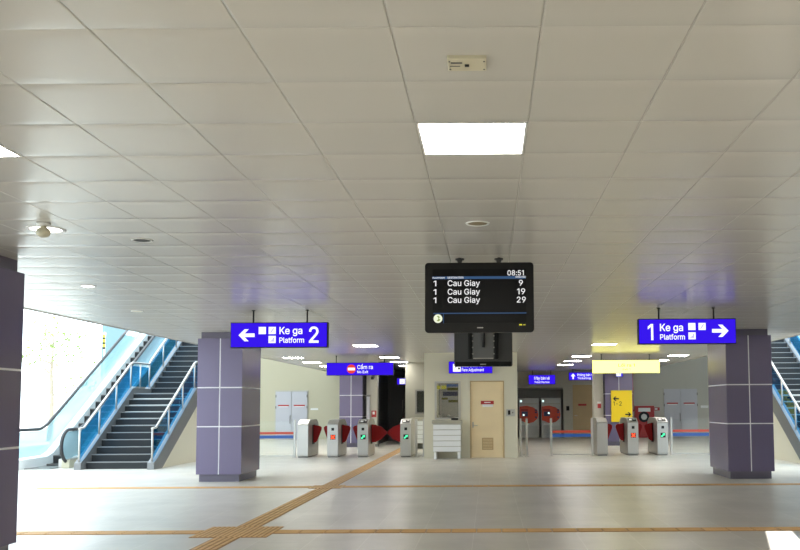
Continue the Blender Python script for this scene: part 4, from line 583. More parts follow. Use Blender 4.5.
# window
w = MB()
w.lohi((-1.53, OY-0.02, 1.10), (-1.47, OY+0.12, 2.18)).lohi((-0.85, OY-0.02, 1.10), (-0.79, OY+0.12, 2.18)).lohi((-1.47, OY-0.02, 2.13), (-0.85, OY+0.12, 2.18)).lohi((-1.47, OY-0.02, 1.10), (-0.85, OY+0.12, 1.15))
w = w.build('window_1', M['steel']); structure(w)
MB().lohi((-1.47, OY+0.04, 1.15), (-0.85, OY+0.05, 2.13)).build('pane', M['win_glass'], w)
MB().lohi((-1.37, OY+0.03, 1.15), (-1.345, OY+0.06, 2.13)).build('mullion', M['steel_dark'], w)
# notices and things behind the glass
def notice(label, x0, x1, z0, z1, m, y=OY+0.15):
    n = MB().lohi((x0, y, z0), (x1, y+0.01, z1)).build('notice', m); return tag(n, label, 'notice', 'notices behind the fare window')
notice('bright yellow notice in the top left corner of the fare window', -1.49, -1.20, 1.96, 2.06, M['yellow_print_glow'], OY+0.055)
notice('blue strip notice along the top of the fare window', -1.19, -0.86, 2.03, 2.10, M['stripe_blue'], OY+0.055)
notice('olive green notice below the blue strip in the fare window', -1.17, -0.86, 1.92, 2.00, M['sign_ink'], OY+0.055)
notice('dark blue map sheet in the middle of the fare window', -1.30, -0.87, 1.76, 1.89, M['navy'], OY+0.055)
notice('small olive notice left of centre in the fare window', -1.33, -1.16, 1.66, 1.72, M['sign_ink'], OY+0.055)
notice('wide olive notice right of centre in the fare window', -1.14, -0.87, 1.58, 1.65, M['sign_ink'], OY+0.055)
tb = thing('desk', 'dark desk inside the office behind the fare window', 'desk', (-1.16, 26.05, 0))
MB().lohi((-0.42, -0.3, 1.06), (0.42, 0.3, 1.10), 0.004).build('desktop', M['black_matte'], tb)
for sx in (-0.38, 0.38): MB().lohi((sx-0.02, -0.28, 0), (sx+0.02, 0.28, 1.06)).build('side_panel', M['black_matte'], tb)
def mug(label, x, y):
    m_ = MB().tube([(0, 0, 0), (0, 0, 0.12)], [0.036, 0.04], 16)
    m_ = m_.build('cup', M['white'], None, (x, y, 1.10)); tag(m_, label, 'cup', 'white cups on the desk')
    MB().tube([(0.036, 0, 0.095), (0.062, 0, 0.09), (0.068, 0, 0.06), (0.058, 0, 0.03), (0.034, 0, 0.025)], 0.006, 8).build('handle', M['white'], m_)
mug('white cup at the left end of the office desk', -1.42, 25.9); mug('white cup near the middle of the office desk', -1.16, 25.9)
# fare adjustment cabinet in front of the window
t = thing('fare_cabinet', 'white slatted cabinet under the fare window', 'cabinet', (-1.165, OY-0.2, 0), 'white slatted cabinets')
MB().lohi((-0.39, -0.16, 0.19), (0.39, 0.19, 0.985), 0.006).build('body', M['wall_grey'], t)
for q in range(5):
    MB().lohi((-0.385, -0.175, 0.205+q*0.154), (0.385, -0.16, 0.205+q*0.154+0.136), 0.006).build('slat_panel', M['white'], t)
MB().lohi((-0.42, -0.20, 0.985), (0.42, 0.195, 1.08), 0.006).build('counter_top', M['counter'], t)
for sx in (-0.33, 0.33):
    MB().lohi((sx-0.035, -0.14, 0.0), (sx+0.035, 0.17, 0.19), 0.006).build('foot', M['white'], t)
dv = MB().lohi((-0.1, -0.06, 0.0), (0.1, 0.06, 0.06), 0.01).build('keypad', M['black'], None, (-0.95, OY-0.25, 1.08)); tag(dv, 'small black keypad on the counter under the fare window', 'keypad')
MB().lohi((0.02, -0.03, 0.06), (0.08, 0.04, 0.065)).build('display', M['white'], dv)
c2 = copy_tree(t); c2.location = (-2.27, 31.0, 0); c2['label'] = 'white slatted cabinet behind the fourth gate, left of the office'
# control box on wall
t = thing('wall_control', 'steel wall panel with black button right of the office door', 'control panel', (0.63, OY, 1.28))
MB().lohi((-0.125, -0.03, -0.1), (0.125, 0.0, 0.1), 0.005).build('plate', M['steel'], t)
MB().lohi((-0.075, -0.036, -0.06), (-0.005, -0.028, 0.065), 0.004).build('reader', M['black'], t)
MB().disc((0.06, -0.034, 0.0), 0.022, 0.014, 'y', 16).build('button', M['steel_dark'], t)
# kiosk window
w = MB().lohi((-2.56, 31.18, 1.2), (-2.50, 31.3, 2.05)).lohi((-1.75, 31.18, 1.2), (-1.69, 31.3, 2.05)).lohi((-2.5, 31.18, 2.0), (-1.75, 31.3, 2.05)).lohi((-2.5, 31.18, 1.2), (-1.75, 31.3, 1.25)).build('window_2', M['steel_dark']); structure(w)
MB().lohi((-2.5, 31.24, 1.25), (-1.75, 31.25, 2.0)).build('pane', M['win_glass'], w)

# ------------------------------------------------------------------ fare gates
def gate(label, x, y, ind, right=None, left=None, reader=True):
    t = thing('fare_gate', label, 'fare gate', (x, y, 0), 'stainless flap fare gates')
    L = 1.62; hw = 0.155
    b = MB()
    b.prism([(0.02, 0.03), (L-0.02, 0.03), (L, 0.06), (L, 0.955), (L-0.02, 0.975), (0.02, 0.975), (0, 0.955), (0, 0.06)], 'x', -hw, hw)
    b.build('body', M['steel'], t)
    MB().lohi((-hw+0.02, 0.03, 0), (hw-0.02, L-0.03, 0.03)).build('base', M['steel_dark'], t)
    hdm = MB().prism([(0.005, 0.978), (0.30, 1.095), (L-0.30, 1.095), (L-0.005, 0.978)], 'x', -hw*0.98, hw*0.98)
    hdm.build('hood', M['steel'], t)
    if reader:
        a = math.atan2(0.117, 0.295); R = Matrix.Rotation(a, 3, 'X')
        rd = MB().box((0, 0.14, 1.037), (0.22, 0.20, 0.008), 0.003, rot=R).build('card_reader', M['black'], t)
        MB().box((-0.045, 0.14, 1.043), (0.085, 0.11, 0.006), 0.002, rot=R).box((0.062, 0.19, 1.06), (0.06, 0.05, 0.006), 0.0, rot=R).build('touch_pad', M['white'], rd)
    if ind:
        MB().lohi((-0.035, -0.006, 0.78), (0.045, 0.002, 0.86), 0.003).build('sensor', M['black'], t)
        pl = MB().lohi((-0.065, -0.004, 0.52), (0.085, 0.002, 0.66), 0.003).build('indicator_plate', M['black'], t)
        iv = MB(); cx, cz = 0.01, 0.59
        if ind == 'x':
            for s_ in (-1, 1):
                iv.box((cx, -0.006, cz), (0.15, 0.004, 0.042), rot=Matrix.Rotation(s_*PI/4, 3, 'Y'))
            iv.build('indicator', M['led_red'], pl)
        else:
            iv.prism([(cx-0.062, cz-0.05), (cx-0.02, cz-0.055), (cx+0.025, cz+0.0), (cx+0.045, cz-0.02), (cx+0.06, cz+0.058), (cx-0.025, cz+0.045), (cx-0.005, cz+0.025), (cx-0.062, cz-0.02)], 'y', -0.008, -0.004)
            iv.build('indicator', M['led_green'], pl)
    for side, kind in ((1, right), (-1, left)):
        if not kind: continue
        MB().lohi((side*hw-0.004, 0.62, 0.36), (side*(hw+0.004), 1.0, 0.94)).build('flap_slot', M['black_matte'], t)
        if kind == 'wide':
            prof_ = [(0, 0.94), (0.12, 0.93), (0.30, 0.86), (0.455, 0.72), (0.46, 0.66), (0.30, 0.50), (0.12, 0.41), (0, 0.40)]
        else:
            prof_ = [(0, 0.93), (0.20, 0.90), (0.245, 0.86), (0.245, 0.80), (0.12, 0.46), (0.07, 0.41), (0, 0.40)]
        MB().prism([(side*(hw+a), z) for a, z in prof_], 'y', 0.78, 0.83).build('flap', M['red'], t)
    return t
GY = 26.12
gate('leftmost fare gate, plain steel front beside the striped glass barrier', -5.42, GY, None, 'narrow', None, False)
gate('fare gate with red cross light in the left bank', -4.55, GY, 'x', 'narrow', 'narrow', False)
gate('fare gate with green arrow on the left side of the wide lane', -3.67, GY, 'go', 'wide', 'narrow')
gate('fare gate with green arrow nearest the office on its left side', -2.42, GY, 'go', None, 'wide')
gate('plain fronted fare gate beside the clear barrier, first of the right bank', 3.34, GY+0.15, None, 'narrow', None, False)
gate('fare gate with red cross light in front of the yellow wayfinding plate', 4.24, GY+0.15, 'x', 'narrow', 'narrow')
gate('rightmost fare gate with green arrow in front of the red fire cabinet', 5.11, GY+0.15, 'go', None, 'narrow')

# ------------------------------------------------------------------ glass barriers
def barrier(label, x0, x1, y, stripes=True, group='low glass barriers between the gates', rot=0, mid=False):
    t = thing('glass_barrier', label, 'barrier', ((x0+x1)/2, y, 0), group, rot)
    w = x1-x0
    for sx in ((-w/2+0.03, w/2-0.03) + ((0.0,) if mid else ())):
        MB().lohi((sx-0.03, -0.03, 0.012), (sx+0.03, 0.03, 1.10), 0.004).lohi((sx-0.06, -0.06, 0), (sx+0.06, 0.06, 0.012)).build('post', M['steel'], t)
    MB().lohi((-w/2+0.07, -0.006, 0.06), (w/2-0.07, 0.006, 1.06)).build('glass_panel', M['clear_glass'], t)
    MB().lohi((-w/2+0.07, -0.02, 0.03), (w/2-0.07, 0.02, 0.06)).build('bottom_rail', M['steel'], t)
    if stripes:
        MB().lohi((-w/2+0.07, -0.009, 0.675), (w/2-0.07, -0.0065, 0.745)).build('red_stripe', M['stripe_red'], t)
        MB().lohi((-w/2+0.07, -0.009, 0.555), (w/2-0.07, -0.0065, 0.645)).build('blue_stripe', M['stripe_blue'], t)
    return t
barrier('glass barrier with red and blue stripes left of the leftmost fare gate', -7.9, -5.66, 26.3, mid=True)
barrier('glass barrier with red and blue stripes in front of the tan door', 1.80, 3.06, 26.2)
barrier('glass barrier with red and blue stripes right of the rightmost fare gate', 5.36, 7.7, 26.4, mid=True)
barrier('narrow barrier with two steel posts against the right side of the office', 0.90, 1.14, 26.1, False)
barrier('narrow barrier between the fourth fare gate and the office', -2.15, -1.87, 26.3, False)

# ------------------------------------------------------------------ back wall: doors, machines, fire things
def double_door(n, x0, x1, y, h):
    xm = (x0+x1)/2
    d = MB().lohi((x0-0.05, y-0.02, 0), (x0, y, h+0.05)).lohi((x1, y-0.02, 0), (x1+0.05, y, h+0.05)).lohi((x0, y-0.02, h), (x1, y, h+0.05)).build('door_%d' % n, M['wall_grey']); structure(d)
    for a, b in ((x0, xm-0.004), (xm+0.004, x1)):
        lf = MB().lohi((a+0.004, y-0.05, 0.015), (b-0.002, y-0.005, h-0.004), 0.003).build('leaf', M['white_cool'], d)
        ca = (a+b)/2
        MB().lohi((ca-0.25, y-0.056, 1.50), (ca+0.25, y-0.05, 1.56)).build('red_plate', M['red_paint'], lf)
        MB().lohi((ca-0.21, y-0.056, 1.455), (ca+0.21, y-0.05, 1.495)).build('white_plate', M['white'], lf)
    MB().tube([(xm-0.05, y-0.05, 0.72), (xm-0.05, y-0.1, 0.74), (xm-0.05, y-0.1, 1.06), (xm-0.05, y-0.05, 1.08)], 0.016).build('handle', M['steel_dark'], d)
    hg = MB()
    for hx in (x0+0.005, x1-0.005):
        for hz in (0.3, 1.45, 1.95): hg.tube([(hx, y-0.06, hz-0.06), (hx, y-0.06, hz+0.06)], 0.018, 8)
    hg.build('hinge', M['steel_dark'], d)
double_door(2, -9.58, -8.17, YB, 2.16)
double_door(3, 7.92, 9.42, YB, 2.18)
d = MB().lohi((3.80, YB-0.04, 0.012), (4.68, YB-0.004, 2.38), 0.003).build('door_4', M['wood_dark']); structure(d)
MB().lohi((3.75, YB-0.05, 0), (3.80, YB, 2.43)).lohi((4.68, YB-0.05, 0), (4.73, YB, 2.43)).lohi((3.80, YB-0.05, 2.38), (4.68, YB, 2.43)).build('door_frame', M['wall_grey'], d)
MB().lohi((4.05, YB-0.048, 1.44), (4.42, YB-0.04, 1.53)).build('red_plate', M['red_paint'], d)
MB().tube([(3.88, YB-0.05, 1.0), (3.88, YB-0.1, 1.0), (4.0, YB-0.1, 1.0)], 0.012).build('handle', M['steel'], d)
# dark glazed doors at the end of the corridor
d = MB().lohi((-4.3, 38.3, 0), (-4.22, 38.4, 2.75)).lohi((-2.98, 38.3, 0), (-2.95, 38.4, 2.75)).lohi((-4.22, 38.3, 2.68), (-2.98, 38.4, 2.75)).build('door_5', M['corridor_grey']); structure(d)
MB().lohi((-4.22, 38.33, 0.01), (-3.62, 38.37, 2.68)).build('leaf', M['corridor_grey'], d)
MB().lohi((-3.60, 38.33, 0.01), (-2.98, 38.37, 2.68)).build('leaf', M['screen'], d)
MB().tube([(-3.68, 38.32, 1.0), (-3.68, 38.27, 1.02), (-3.68, 38.27, 1.7), (-3.68, 38.32, 1.72)], 0.014).build('handle', M['steel_dark'], d)

def tvm(label, x, dx):
    t = thing('ticket_machine', label, 'ticket machine', (x, YB+0.05, 0), 'red and grey ticket machines')
    MB().lohi((-0.445, 0, 0.0), (0.445, 0.75, 1.80), 0.008).build('body', mat('machine_grey', (0.58, 0.59, 0.59, 1), 0.4), t)
    fp = MB(); pts = []
    if True:
        pts = [(-0.42, 1.42), (-0.1, 1.46), (0.2, 1.38), (0.38, 1.24), (0.42, 1.05), (0.38, 0.88), (0.2, 0.72), (-0.05, 0.66), (-0.25, 0.74), (-0.42, 0.80)]
    fp.prism(pts, 'y', -0.02, 0.0).build('front_panel', M['orange_red'], t)
    MB().lohi((-0.36, -0.025, 1.22), (-0.05, -0.018, 1.30)).build('slot', M['red_paint'], t)
    s = MB().lohi((-0.33, -0.03, 0.98), (-0.05, -0.018, 1.20), 0.004).build('screen', M['navy'], t)
    MB().disc((-0.24+dx, -0.032, 1.04+dx*0.6), 0.045, 0.006, 'y', 14).build('screen_light', M['led_pale'], s)
    for z in (0.90, 1.12, 1.22): MB().lohi((0.27, -0.03, z), (0.36, -0.018, z+0.07)).build('coin_slot', M['navy'], t)
    MB().disc((-0.36, -0.004, 1.66), 0.05, 0.01, 'y', 16).build('status_light', M['led_pale'], t)
    MB().lohi((-0.40, -0.008, 1.52), (0.40, 0.0, 1.56)).build('header_line', M['wall_grey'], t)
    MB().lohi((-0.38, -0.006, 0.12), (0.38, 0.0, 0.56), 0.004).build('service_door', mat('machine_door_grey', (0.50, 0.51, 0.51, 1), 0.4), t)
    MB().lohi((-0.34, -0.012, 0.60), (0.0, 0.0, 0.66)).build('ticket_tray', M['white'], t)
tvm('red and grey ticket machine in the recess, the one nearer the office', 1.83, 0.0)
tvm('red and grey ticket machine in the recess, the one nearer the tan door', 2.83, 0.13)
b_ = MB().lohi((-0.07, -0.03, -0.1), (0.07, 0.01, 0.1), 0.008).build('door_buzzer', M['black'], None, (3.58, YB, 1.33)); tag(b_, 'small black box on the grey wall left of the tan door', 'door control')
# fire cabinet and pipe
t = thing('fire_cabinet', 'tall red fire hose cabinet on the back wall behind the gates', 'fire cabinet', (7.0, YB-0.02, 0))
MB().lohi((-0.43, -0.26, 0), (0.43, 0.0, 1.42), 0.01).build('body', M['red_paint'], t)
MB().lohi((-0.39, -0.275, 0.06), (0.39, -0.26, 1.38), 0.004).build('door', M['red_paint'], t)
MB().lohi((-0.29, -0.28, 1.16), (0.25, -0.274, 1.33)).build('white_label', M['white'], t)
MB().disc((-0.04, -0.285, 0.93), 0.24, 0.02, 'y').build('gauge_surround', M['black'], t)
MB().disc((-0.04, -0.30, 0.93), 0.13, 0.02, 'y').build('gauge', M['steel'], t)
pp = MB().tube([(6.49, YB-0.08, H-0.004), (6.49, YB-0.08, 1.3), (6.51, YB-0.08, 1.22), (6.553, YB-0.08, 1.2)], 0.045).build('fire_pipe', M['red_paint']); tag(pp, 'red vertical pipe running down to the fire cabinet', 'pipe')
MB().disc((6.49, YB-0.08, 2.2), 0.06, 0.12, 'z').disc((6.49, YB-0.08, 1.6), 0.06, 0.05, 'z').build('coupling', mat('pipe_coupling', (0.5, 0.12, 0.1, 1), 0.4), pp)
s_ = MB().lohi((-0.16, -0.012, -0.06), (0.12, 0.01, 0.08)).build('fire_notice', M['red_paint'], None, (7.6, YB, 1.27)); tag(s_, 'small red notice on the wall right of the fire cabinet', 'notice')
MB().lohi((-0.10, -0.015, -0.03), (0.02, -0.012, 0.05)).build('mark', M['white'], s_)
s_ = MB().lohi((-0.17, -0.01, -0.055), (0.17, 0.01, 0.055)).build('door_notice', M['white'], None, (9.75, YB, 1.37)); tag(s_, 'small white notice on the wall right of the right double doors', 'notice', 'white door notices')
s_ = MB().lohi((-0.17, -0.01, -0.04), (0.17, 0.01, 0.04)).build('door_notice', M['white'], None, (-7.85, YB, 1.36)); tag(s_, 'small white notice on the cream wall right of the left double doors', 'notice', 'white door notices')
# yellow wayfinding plate on the right distant column
t = thing('wayfinding_plate', 'yellow plate with black arrows mounted on the distant right column', 'sign', (4.84, 32.47, 1.43))
MB().lohi((-0.38, -0.06, -0.57), (0.38, 0.0295, 0.57), 0.006).build('panel', M['yellow_plate'], t)
arrow(M['black'], t, -0.32, -0.10, 0.27, 0.16, -0.064, -1)
arrow(M['black'], t, 0.12, 0.34, -0.30, 0.16, -0.064, 1)
text('1-2', 'lettering', M['black'], t, -0.31, 0.0, 0.02, 0.17, -0.064, 0.0)
text('3-4', 'lettering', M['black'], t, 0.02, 0.34, -0.54, -0.40, -0.064, 0.0)
s_ = MB().lohi((-0.06, -0.05, -0.08), (0.06, 0, 0.08), 0.006).build('alarm_call_point', M['red_paint'], None, (4.07, 32.8, 1.44)); tag(s_, 'small red alarm box on the pale pillar left of the yellow plate', 'alarm box')
MB().lohi((-0.07, -0.006, 0.09), (0.07, 0, 0.16)).build('label_plate', M['white'], s_)
s_ = MB().lohi((-0.09, -0.012, -0.12), (0.09, 0, 0.12)).build('extinguisher_notice', M['red_paint'], None, (-4.2, 32.8, 1.2)); tag(s_, 'small red notice on the pale pillar beside the dark corridor', 'notice')
MB().lohi((-0.05, -0.015, -0.02), (0.03, -0.012, 0.08)).build('mark', M['white'], s_)
bx = thing('wall_box', 'narrow white conduit box on the left pillar behind the gates', 'conduit box', (-4.4, 32.78, 0.85))
MB().lohi((-0.06, -0.1, 0), (0.06, 0.015, 1.0), 0.006).build('body', M['white_cool'], bx)
MB().lohi((-0.07, -0.11, 0.98), (0.07, 0.015, 1.05), 0.004).build('lid', M['steel_dark'], bx)
cm = thing('security_camera', 'small dark security camera below the no exit sign', 'camera', (-4.25, 32.78, 2.5))
MB().tube([(0, 0.02, 0.06), (0, -0.10, 0.05)], 0.018).build('bracket', M['steel_dark'], cm)
MB().box((0.03, -0.2, 0.03), (0.11, 0.30, 0.1), 0.015, rot=Matrix.Rotation(0.25, 3, 'X')).build('body', M['black_matte'], cm)
MB().disc((0.03, -0.355, 0.0), 0.035, 0.02, 'y', 14).build('lens', M['screen'], cm)

# ------------------------------------------------------------------ tactile paving
def strip_mesh(n, along, bars=True):
    b = MB()
    for q in range(n):
        a0 = q*0.3+0.003; a1 = (q+1)*0.3-0.003
        if along == 'x': b.lohi((a0, -0.147, 0.0), (a1, 0.147, 0.004))
        else: b.lohi((-0.147, a0, 0.0), (0.147, a1, 0.004))
        n0 = len(b.bm.faces)
        for w in (-0.105, -0.035, 0.035, 0.105):
            if along == 'x': b.lohi((a0+0.006, w-0.019, 0.004), (a1-0.006, w+0.019, 0.009))
            else: b.lohi((w-0.019, a0+0.006, 0.004), (w+0.019, a1-0.006, 0.009))
        b.ribs(n0)
    return b
G = 'ochre tactile guide paving'
def strip(label, x, y, n, along):
    o = strip_mesh(n, along).build('tactile_strip', M['tactile'], None, (x, y, 0.0)); o.data.materials.append(M['tactile_bar'])
    return tag(o, label, 'tactile paving', G)
NY, FY, PX = 10.79, 16.68, -3.0
strip('ochre tactile strip crossing the floor nearest the viewer, left of the ribbed pad', -7.35, NY, 13, 'x')
strip('ochre tactile strip crossing the floor nearest the viewer, right of the ribbed pad', -2.55, NY, 32, 'x')
strip('ochre tactile strip crossing the floor between the two big columns, left part', -8.4, FY, 17, 'x')
strip('ochre tactile strip crossing the floor between the two big columns, right part', -2.7, FY, 36, 'x')
strip('ochre tactile strip running toward the viewer at the lower picture edge', PX, NY-0.45-9.0, 30, 'y')
strip('ochre tactile strip between the large near pad and the small far pad', PX, NY+0.45, 17, 'y')
strip('ochre tactile strip leading from the small pad through the wide gate lane', PX, FY+0.3, 50, 'y')
def pad(label, x, y, n, m):
    b = MB()
    for i in range(n):
        for j in range(m):
            x0 = (i-n/2)*0.3; y0 = (j-m/2)*0.3
            b.lohi((x0+0.003, y0+0.003, 0), (x0+0.297, y0+0.297, 0.004))
            n0 = len(b.bm.faces)
            for q in range(5): b.lohi((x0+0.03+q*0.06-0.017, y0+0.006, 0.004), (x0+0.03+q*0.06+0.017, y0+0.294, 0.009))
            b.ribs(n0)
    o = b.build('tactile_pad', M['tactile'], None, (x, y, 0.0)); o.data.materials.append(M['tactile_bar'])
    return tag(o, label, 'tactile paving', 'ribbed tactile junction pads')
pad('large ribbed ochre pad where the near tactile strips cross', PX, NY, 3, 3)
pad('smaller ribbed ochre pad where the far tactile strips cross', PX, FY, 2, 2)

# ------------------------------------------------------------------ staircases
RISE, TREAD = 0.171, 0.28
def nose(y):      # pitch line height at local y
    if y < 0: return RISE
    if y <= 2.8: return RISE+y*RISE/TREAD
    if y <= 4.1: return 11*RISE
    return 11*RISE + (y-4.1+TREAD)*RISE/TREAD
def staircase(label, cx, y0, inner):
    t = thing('staircase', label, 'staircase', (cx, y0, 0), 'staircases up to the platforms')
    hw = 0.80
    sm = MB().lohi((-hw, 0, 0), (hw, TREAD+0.02, RISE)).build('step', M['stone'], t)
    ns = MB().lohi((-hw+0.005, -0.012, RISE-0.018), (hw-0.005, 0.05, RISE+0.003)).build('nosing', M['nosing'], sm)
    def put(yy, zz):
        c = sm.copy(); C.objects.link(c); c.parent = t; c.location = (0, yy, zz)
        e = ns.copy(); C.objects.link(e); e.parent = c
    for q in range(1, 10): put(q*TREAD, q*RISE)
    UP = 24
    for q in range(UP): put(4.1+q*TREAD, (11+q)*RISE)
    ld = MB().lohi((-hw, 2.8, 11*RISE-0.18), (hw, 4.12, 11*RISE)).build('landing', M['stone'], t)
    MB().lohi((-hw+0.005, 2.788, 11*RISE-0.03), (hw-0.005, 2.85, 11*RISE+0.003)).build('nosing', M['nosing'], ld)
    yend = 4.1+UP*TREAD; zend = (11+UP)*RISE
    MB().prism([(0.05, 0.0), (0.35, 0.0), (2.85, 11*RISE-0.32), (4.05, 11*RISE-0.32), (yend, zend-0.40), (yend, zend-0.17), (4.12, 11*RISE-0.02), (2.8, 11*RISE-0.14)], 'x', -hw+0.01, hw-0.01).build('soffit', M['slab'], t)
    for s in (-1, 1):
        a, b = s*hw, s*(hw+0.16)
        MB().prism([(-0.30, 0.0), (0.25, 0.0), (2.80, 11*RISE-0.36), (4.1, 11*RISE-0.36), (yend, zend-0.46), (yend, zend+0.12), (4.1-0.1, 11*RISE+0.14), (2.75, 11*RISE+0.14), (0.0, RISE+0.14), (-0.30, 0.16)], 'x', min(a, b), max(a, b)).build('stringer', M['stringer'], t)
        xr = s*(hw+0.08)
        hr = lambda y: (1.0 if y < 0.0 else (nose(y)+0.83 if y <= 2.8 else (11*RISE+0.85 if y <= 4.1 else nose(y)+0.72)))
        path = [(xr, -0.25, 0.98), (xr, 0.0, 1.0), (xr, 2.78, hr(2.78)), (xr, 2.9, 11*RISE+0.85), (xr, 4.1, 11*RISE+0.86), (xr, 4.25, nose(4.25)+0.72), (xr, yend, nose(yend)+0.72)]
        MB().tube(path, 0.03, 12).build('handrail', M['steel'], t)
        posts = [-0.22, 0.85, 1.85, 2.78, 3.45, 4.12, 5.2, 6.3, 7.4, 8.5, 9.6, 10.7]
        base = lambda y: (0.0 if y < 0 else min(nose(y)+0.05, 11*RISE+0.12) if y <= 4.15 else nose(y)-0.05)
        for y in posts:
            MB().tube([(xr, y, max(0.0, base(y))), (xr, y, hr(y)-0.005)], 0.024, 10).build('post', M['steel'], t)
        for ya, yb_ in zip(posts[:-1], posts[1:]):
            a_, b2 = ya+0.05, yb_-0.05
            MB().prism([(a_, max(0.24, base(a_)+0.14)), (b2, base(b2)+0.14), (b2, hr(b2)-0.09), (a_, hr(a_)-0.09)], 'x', xr-0.006, xr+0.006).build('glass_panel', M['blue_glass'], t)
    xi = inner*(hw+0.08)
    MB().prism([(0.30, 0.0), (7.2, 0.0), (7.2, nose(7.2)-0.62), (4.1, 11*RISE-0.40), (2.80, 11*RISE-0.40)], 'x', xi-0.05, xi+0.05).build('under_stair_wall', M['cream_light'], t)
    return t
staircase('grey staircase with blue glass rails beside the left escalator', -9.0, 21.85, 1)
staircase('grey staircase with blue glass rails at the right edge of the picture', 8.68, 21.85, -1)

# ------------------------------------------------------------------ escalators
def escalator(label, cx, y0, outer):
    t = thing('escalator', label, 'escalator', (cx, y0, 0), 'escalators up to the platforms')
    I = 1.2; SL = math.tan(math.radians(30)); RUN = 11.5
    zt = lambda z, y: z if y < I else z+(y-I)*SL
    for s in (-1, 1):
        xr = s*0.5; fo = -0.75 if s == outer else 0.0      # the outer balustrade reaches farther out over the floor
        path = [(xr, fo+0.62, 0.12)]
        for q in range(0, 13):
            a = -PI/2 - q*PI/12
            path.append((xr, fo+0.48+0.41*math.cos(a), 0.54+0.41*math.sin(a)))
        path += [(xr, I-0.30, 0.95), (xr, I-0.12, 0.97), (xr, I+0.15, 1.06), (xr, I+0.4, 0.95+0.4*SL+0.01), (xr, I+RUN, 0.95+RUN*SL)]
        MB().tube(path, 0.042, 12).build('handrail', M['rubber'], t)
        gp = [(fo+0.62, 0.24)]
        for q in range(1, 12):
            a = -PI/2 - q*PI/12
            gp.append((fo+0.50+0.37*math.cos(a), 0.545+0.36*math.sin(a)))
        gp += [(I-0.3, 0.905), (I+0.1, 0.95), (I+RUN, 0.90+RUN*SL), (I+RUN, 0.32+RUN*SL), (I+0.15, 0.36), (I-0.15, 0.28), (fo+0.72, 0.26)]
        MB().prism(gp, 'x', xr-0.006, xr+0.006).build('glass_panel', M['pale_glass'], t)
        xa, xb = s*0.31, s*0.595
        MB().prism([(fo+0.35, 0.0), (I+0.3, 0.0), (I+RUN, RUN*SL-0.25), (I+RUN, 0.31+RUN*SL), (I+0.15, 0.34), (I-0.15, 0.25), (fo+0.72, 0.235), (fo+0.35, 0.22)], 'x', min(xa, xb), max(xa, xb)).build('skirt', M['steel'] if s > 0 else M['white'], t)
        MB().lohi((s*0.5-0.10, fo+0.30, 0.0), (s*0.5+0.10, fo+0.72, 0.20), 0.02).build('newel_base', M['cream_plastic'], t)
    MB().lohi((-0.31, -0.1, 0.0), (0.31, 0.95, 0.02)).build('comb_plate', M['steel_dark'], t)
    stp = MB().lohi((-0.31, 0, -0.02), (0.31, 0.36, 0.20)).build('step', M['black_matte'], t)
    eg = MB().lohi((-0.305, -0.008, 0.180), (0.305, 0.03, 0.203)).build('step_edge', M['steel_dark'], stp)
    stp.location = (0, 1.0, -0.14)
    for q in range(1, 31):
        c = stp.copy(); C.objects.link(c); c.parent = t; c.location = (0, 1.0+q*0.346, -0.14+q*0.2)
        e = eg.copy(); C.objects.link(e); e.parent = c
    MB().prism([(I+0.3, 0.0), (I+RUN, RUN*SL-0.28), (I+RUN, RUN*SL-0.9), (I+1.3, 0.0)], 'x', -0.58, 0.58).build('truss', M['stringer'], t)
    return t
escalator('escalator with pale glass sides and black handrail at the left', -11.0, 21.95, -1)
escalator('escalator beyond the right staircase, mostly behind its blue glass', 10.68, 21.95, 1)

# hazard marker beside the outside panel
t = thing('hazard_marker', 'small black and yellow striped marker beside the left escalator', 'marker', (-11.78, 27.3, 0))
MB().tube([(0, 0, 0.0), (0, 0, 3.8)], 0.03).build('post', M['white'], t)
for q in range(3):
    MB().lohi((-0.035, -0.05, 3.28+q*0.15), (0.035, -0.03, 3.34+q*0.15)).build('black_band', M['black'], t)
    MB().lohi((-0.035, -0.05, 3.34+q*0.15), (0.035, -0.03, 3.43+q*0.15)).build('yellow_band', M['hazard_y'], t)

# a tree outside
def tree(label, x, y, h, seed):
    r = random.Random(seed)
    t = thing('tree', label, 'tree', (x, y, -0.02), 'trees outside the left opening')
    tr = MB().tube([(0, 0, 0), (0.05, 0, h*0.3), (-0.05, 0.05, h*0.55), (0.05, 0, h*0.85)], [0.13, 0.1, 0.08, 0.03])
    tips = []
    for q in range(7):
        a = r.uniform(0, 2*PI); z = r.uniform(0.35, 0.8)*h; l = r.uniform(0.8, 1.8)
        e = Vector((l*math.cos(a), l*math.sin(a), z+r.uniform(0.2, 0.9))); tips.append(e)
        tr.tube([(0, 0, z), (e.x*0.5, e.y*0.5, (z+e.z)/2+0.1), e], [0.045, 0.03, 0.012], 8)
    tr.build('trunk', M['bark'], t)
    lf = MB()
    for e in tips + [Vector((0, 0, h*0.9))]:
        for q in range(34):
            p_ = e + Vector((r.gauss(0, 0.4), r.gauss(0, 0.4), r.gauss(0, 0.3)))
            n = Vector((r.gauss(0, 1), r.gauss(0, 1), r.gauss(0, 1))).normalized(); u = n.orthogonal().normalized()*0.10; w = n.cross(u).normalized()*0.05
            lf.bm.faces.new([lf.bm.verts.new(p_+d_) for d_ in (-u, -w, u, w)])
    o = lf.bm
    me = bpy.data.meshes.new('foliage'); o.to_mesh(me); o.free(); me.materials.append(M['leaf'])
    f_ = bpy.data.objects.new('foliage', me); C.objects.link(f_); f_.parent = t
tree('thin green tree outside beyond the left escalator', -19.6, 40.0, 5.6, 2)

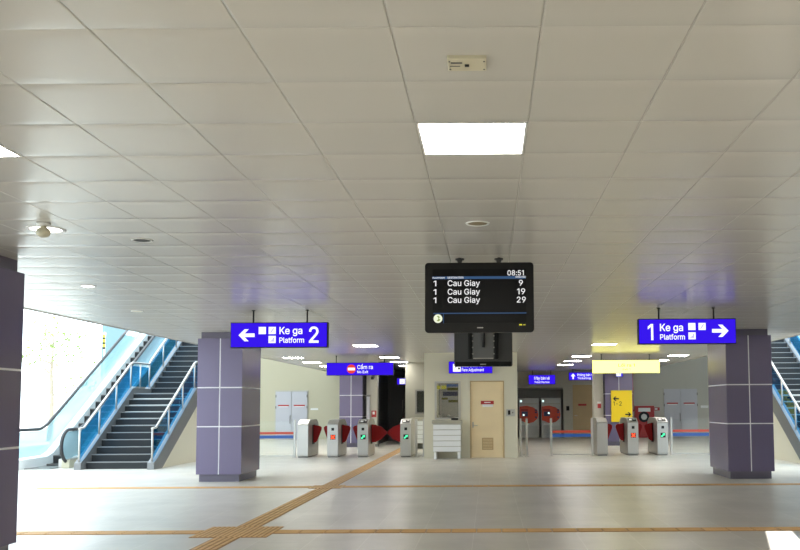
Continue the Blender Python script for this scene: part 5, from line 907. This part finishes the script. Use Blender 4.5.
# ------------------------------------------------------------------ light
w = bpy.data.worlds.new('sky'); S.world = w; w.use_nodes = True
nt = w.node_tree; bg = nt.nodes['Background']
bg.inputs[0].default_value = (0.80, 0.93, 1.0, 1); bg.inputs[1].default_value = 4.1
sun = bpy.data.lights.new('sun', 'SUN'); sun.energy = 22.0; sun.angle = 0.004; sun.color = (1.0, 0.985, 0.96)
so = bpy.data.objects.new('sun', sun); C.objects.link(so)
d = Vector((-1, 0.0, -math.tan(math.radians(30))))
so.rotation_euler = d.to_track_quat('-Z', 'Y').to_euler()

for lx, ly in ((2.92, 4.95), (5.92, 4.95), (-0.08, -1.05), (-3.08, -1.05), (2.92, -1.05), (5.92, -1.05), (-6.08, -1.05), (-0.08, -5.25), (2.92, -5.25), (-3.08, -5.25)):  # unseen lamps outside the view, without modelled fixtures
    al = bpy.data.lights.new('unseen_hall_lamp', 'AREA'); al.energy = 36; al.size = 0.57; al.color = (1.0, 0.965, 0.89)
    ao = bpy.data.objects.new('unseen_hall_lamp', al); C.objects.link(ao); ao.location = (lx, ly, 2.985)
al = bpy.data.lights.new('office_fill_light', 'AREA'); al.energy = 45; al.size = 1.0; al.color = (1.0, 0.96, 0.88)  # added light with no visible fixture, brightens the office behind the window
ao = bpy.data.objects.new('office_fill_light', al); C.objects.link(ao); ao.location = (-0.6, 27.3, 2.9)

# ------------------------------------------------------------------ camera
cam = bpy.data.cameras.new('camera'); co = bpy.data.objects.new('camera', cam); C.objects.link(co)
cam.sensor_width = 36; cam.lens = 36*891/800
pitch = math.radians(4.1); roll = 0.0058
py0 = 405 - 891*math.tan(pitch)
cam.shift_x = (400-488)/800; cam.shift_y = (py0-275)/800
co.location = (0, 0, 1.5)
co.rotation_euler = (Matrix.Rotation(PI/2+pitch, 3, 'X') @ Matrix.Rotation(-roll, 3, 'Z')).to_euler()
cam.clip_start = 0.05; cam.clip_end = 500
S.camera = co

S.view_settings.view_transform = 'Standard'; S.view_settings.look = 'None'
S.view_settings.exposure = 0.0; S.view_settings.gamma = 1.0; S.view_settings.use_curve_mapping = False
S.cycles.use_denoising = True
S.cycles.max_bounces = 10; S.cycles.diffuse_bounces = 6; S.cycles.glossy_bounces = 4; S.cycles.transparent_max_bounces = 24
S.cycles.sample_clamp_indirect = 8
